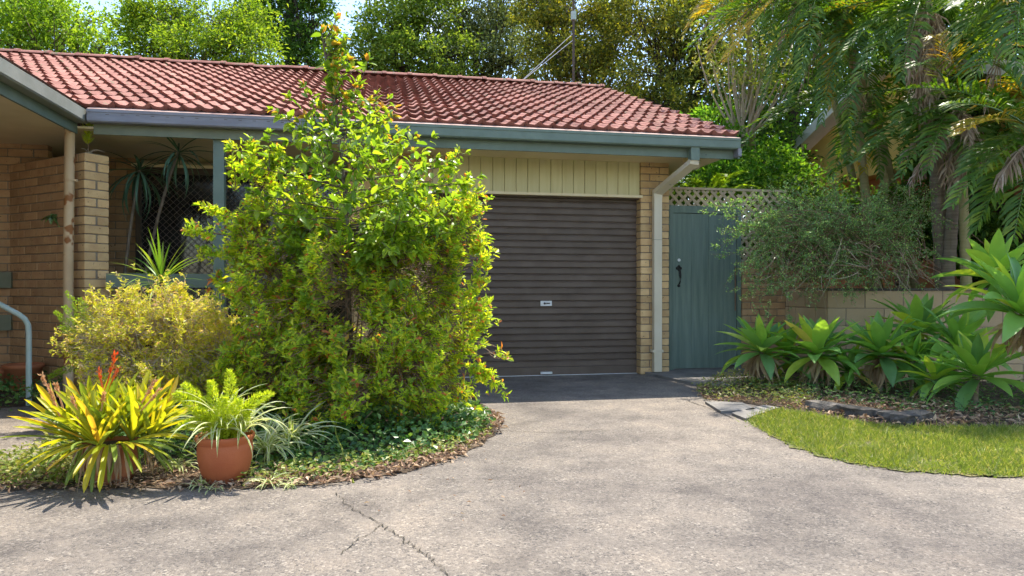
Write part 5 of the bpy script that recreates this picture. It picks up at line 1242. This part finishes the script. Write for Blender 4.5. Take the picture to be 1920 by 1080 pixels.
# tuft of weed on top of the brick pier
wt_ = SA + su*0.08 + sw*.08; wz = 27*CH
wd = thing('pier_weed', 'small weedy seedling rooted on top of the brick pier', 'weed', (wt_[0], wt_[1], wz))
b = NB(); wp = np.array((wt_[0], wt_[1], wz)); b.tube([wp, wp + (0, 0, .24)], .004, 5); b.build('stem', M['twig'], wd)
n = 170; t = rng.uniform(.35, 1, n); pos = wp + np.c_[np.zeros((n, 2)), t*.26]; d = rdir(n); d[:, 2] = np.abs(d[:, 2])*.6 + .7
b = NB(); leaf_quads(b, pos, d, rdir(n), rng.uniform(.05, .10, n), .007, .05); tag(b.build('leaves', M['lf_foxtail'], wd), kind='stuff')
b = NB()
for k in range(6):
    e = wp + (rng.uniform(-.12, .18), rng.uniform(-.1, .02), rng.uniform(.0, .05)); b.tube(bez(wp, (wp+e)/2 + (0, 0, .05), e, 5), .0025, 4)
b.build('dry_stalks', M['twig_pale'], wd)
# sprigs on the screen wall
wf = thing('wall_fern', 'small fern sprig growing from the brick screen wall', 'fern', P(97, 415, 6.75))
for k in range(5):
    b = NB(); c = P(97, 405, 6.72); frond_geo(b, c, c + np.array((rng.normal(0, .06), -.03, rng.uniform(-.12, .03))), .03, .035, n=14, thick=.0015, lift=.05); b.build('frond', M['lf_shrub'], wf)

# porch pots, plants in front of them
for (px, py, d, s, lab) in ((43, 712, 6.55, 1.0, 'old wide terracotta pot against the brick screen wall'), (-6, 715, 6.5, .8, 'pale empty pot at the very edge of the picture')):
    c = P(px, HOR, d); c[2] = 0.06
    t = thing('flower_pot', lab, 'pot', (c[0], c[1], 0.06), 'empty pots by the entry')
    b = NB(); b.lathe(np.array([(0, 0), (.11, 0), (.12, .01), (.155, .20), (.168, .205), (.170, .24), (.160, .245), (.148, .235), (.14, .12), (0, .12)])*s, c, 32); b.build('pot_body', M['terracotta_old'], t, smooth=True)
b = NB(); b.add([(*G(-300,790)[:2], 0.0)]+[(*G(-300,725)[:2], .06)]+[(-3.2,7.2,.06),(-2.75,7.0,.06)]+[(*G(70,760)[:2], .0)], [[0,1,2,3,4]]); structure(b.build('garden_bed', M['soil']))

# ------------------------------------------------------------------ ground cover, litter, weeds, lawn
def cover(name, label, poly, n, zmax, leaf, mat, ratio=.6, flat=.6, cat='plants', zf=None):
    p2 = scatter_poly(poly, n); z = rng.uniform(.015, 1, n)**.8*zmax
    if zf is not None: z = z*zf(p2)
    pos = np.c_[p2, z]; d = rdir(n); d[:, 2] = d[:, 2]*.4 + .1; b = NB(); L_ = leaf*rng.uniform(.6, 1.3, n)
    leaf_quads(b, pos, unit(d), unit(rdir(n)*flat + (0, -.15, 1)), L_, L_*ratio, .12); return tag(b.build(name, mat, None), label, cat, kind='stuff')
GC = [G(*q) for q in [(430,870),(470,895),(600,897),(700,882),(800,862),(880,835),(925,800),(905,765),(860,745),(700,735),(480,745),(400,790)]]
cz = np.mean([q[:2] for q in GC], 0)
cover('ground_cover', 'dark green round leaved ground cover spreading under the large shrub', GC, 8500, .20, .042, M['lf_cover'], .85, .7, 'ground cover', lambda p: np.clip(1.25 - np.linalg.norm((p - cz)/np.array((1.1, .9)), axis=1), .2, 1))
cover('weeds', 'small green weeds creeping through the litter at the bed edge', [G(*q) for q in [(450,912),(600,906),(700,890),(850,856),(925,815),(900,790),(820,830),(700,860),(450,880)]], 1500, .06, .032, M['lf_weed'], .5, .8, 'weeds')
cover('ground_cover', 'dark green weeds in the shade under the handrail', [G(*q) for q in [(-200,800),(10,780),(100,770),(130,740),(100,725),(-200,740)]], 1500, .22, .05, M['lf_cover'], .55, .9, 'ground cover')
cover('ground_cover', 'mixed green undergrowth behind the two front pots', [G(*q) for q in [(110,850),(140,835),(300,800),(420,790),(450,860),(330,885),(300,870),(220,880)]], 2600, .22, .04, M['lf_cover'], .5, 1.0, 'ground cover')
WEED = [G(*q) for q in [(-200,928),(0,920),(120,916),(160,905),(140,840),(95,835),(20,868),(-200,885)]]
cover('weeds', 'sunlit straggly weeds beside the bromeliad pot', WEED, 2600, .09, .034, M['lf_weed'], .45, .9, 'weeds')
RW = [G(*q) for q in [(1300,738),(1325,752),(1400,757),(1500,770),(1540,765),(1480,715),(1400,700),(1345,712)]]
cover('weeds', 'yellowish weeds and grass between the path and the agaves', RW, 2400, .11, .034, M['lf_weed'], .35, 1.0, 'weeds')
cover('ground_cover', 'dark weeds under the agaves behind the edging stones', [G(*q) for q in [(1400,740),(1520,765),(1650,785),(1760,795),(1920,795),(2000,770),(1920,730),(1500,715),(1400,705)]], 2600, .14, .04, M['lf_cover'], .35, 1.1, 'ground cover')
def litter(label, poly, n, leaf=.05, mat='lf_dry', z=.03):
    p2 = scatter_poly(poly, n); b = NB(); d = rdir(n); d[:, 2] *= .35; L_ = leaf*rng.uniform(.4, 1.4, n)
    leaf_quads(b, np.c_[p2, rng.uniform(.012, z, n)], unit(d), unit(rdir(n)*.75 + (0, 0, 1)), L_, L_*rng.uniform(.25, .55, n), .35); tag(b.build('leaf_litter', M[mat], None), label, 'leaf litter', kind='stuff')
litter('dry brown leaf litter along the front of the garden bed', [G(*q) for q in [(440,918),(600,914),(705,900),(850,866),(942,808),(945,785),(915,775),(880,820),(800,850),(700,868),(560,880),(450,885)]], 1500, .042, z=.035)
litter('dry leaves and clippings around the front pots', [G(*q) for q in [(-200,932),(0,925),(300,921),(450,921),(450,880),(300,880),(100,885),(-200,905)]], 1100, .036, z=.03)
litter('straw coloured litter beside the gate path', RW, 1300, .045, z=.03)
litter('brown litter on the soil under the agaves', [G(*q) for q in [(1480,765),(1650,800),(1930,805),(2000,775),(1500,730)]], 1900, .05, z=.04)
litter('few stray dry leaves on the sunlit driveway', [G(*q) for q in [(860,880),(960,820),(1000,1000),(700,1000),(650,930)]], 26, .025, z=.016)
LG = 90000; p2 = scatter_poly(LAWN, LG); p2 = p2 + rng.normal(0, 1, p2.shape)*np.where(rng.random((len(p2), 1)) < .9, .014, .05); keep = np.array([proj((x, y, 0))[0] < 2050 for x, y in p2]); p2 = p2[keep]; n = len(p2)
bare = np.sin(p2[:, 0]*5.1 + np.sin(p2[:, 1]*4.3)*1.7)*np.sin(p2[:, 1]*6.7 + p2[:, 0]*2.2) + rng.normal(0, .35, len(p2)); p2 = p2[bare < .85]; n = len(p2)
d = rdir(n); d[:, 2] = np.abs(d[:, 2])*.8 + .30; b = NB(); L_ = rng.gamma(4, .0075, n); leaf_quads(b, np.c_[p2, np.full(n, .005)], unit(d), rdir(n), L_, .0048, .05); tag(b.build('grass', M['lf_grass'], None), 'short mown lawn grass beside the driveway', 'grass', kind='stuff')
# stems lying about, leaf on the roof
b = NB(); b.tube(wob([G(665,906), G(652,880)+(0,0,.03), G(632,855)+(0,0,.10), G(627,835)+(0,0,.15)], 12, .004), np.linspace(.006, .004, 12), 6); tag(b.build('bent_stem', M['lf_weed'], None), 'yellow bent stem lying out of the ground cover', 'stem')
rl_ = P(170, 151, 8.35); b = NB(); leaf_quads(b, [rl_], np.array([(1, .3, .1)]), np.array([(0, -.3, 1.0)]), .16, .09, .2); tag(b.build('fallen_leaf', M['opal'], None), 'single pale fallen leaf on the roof tiles', 'leaf')
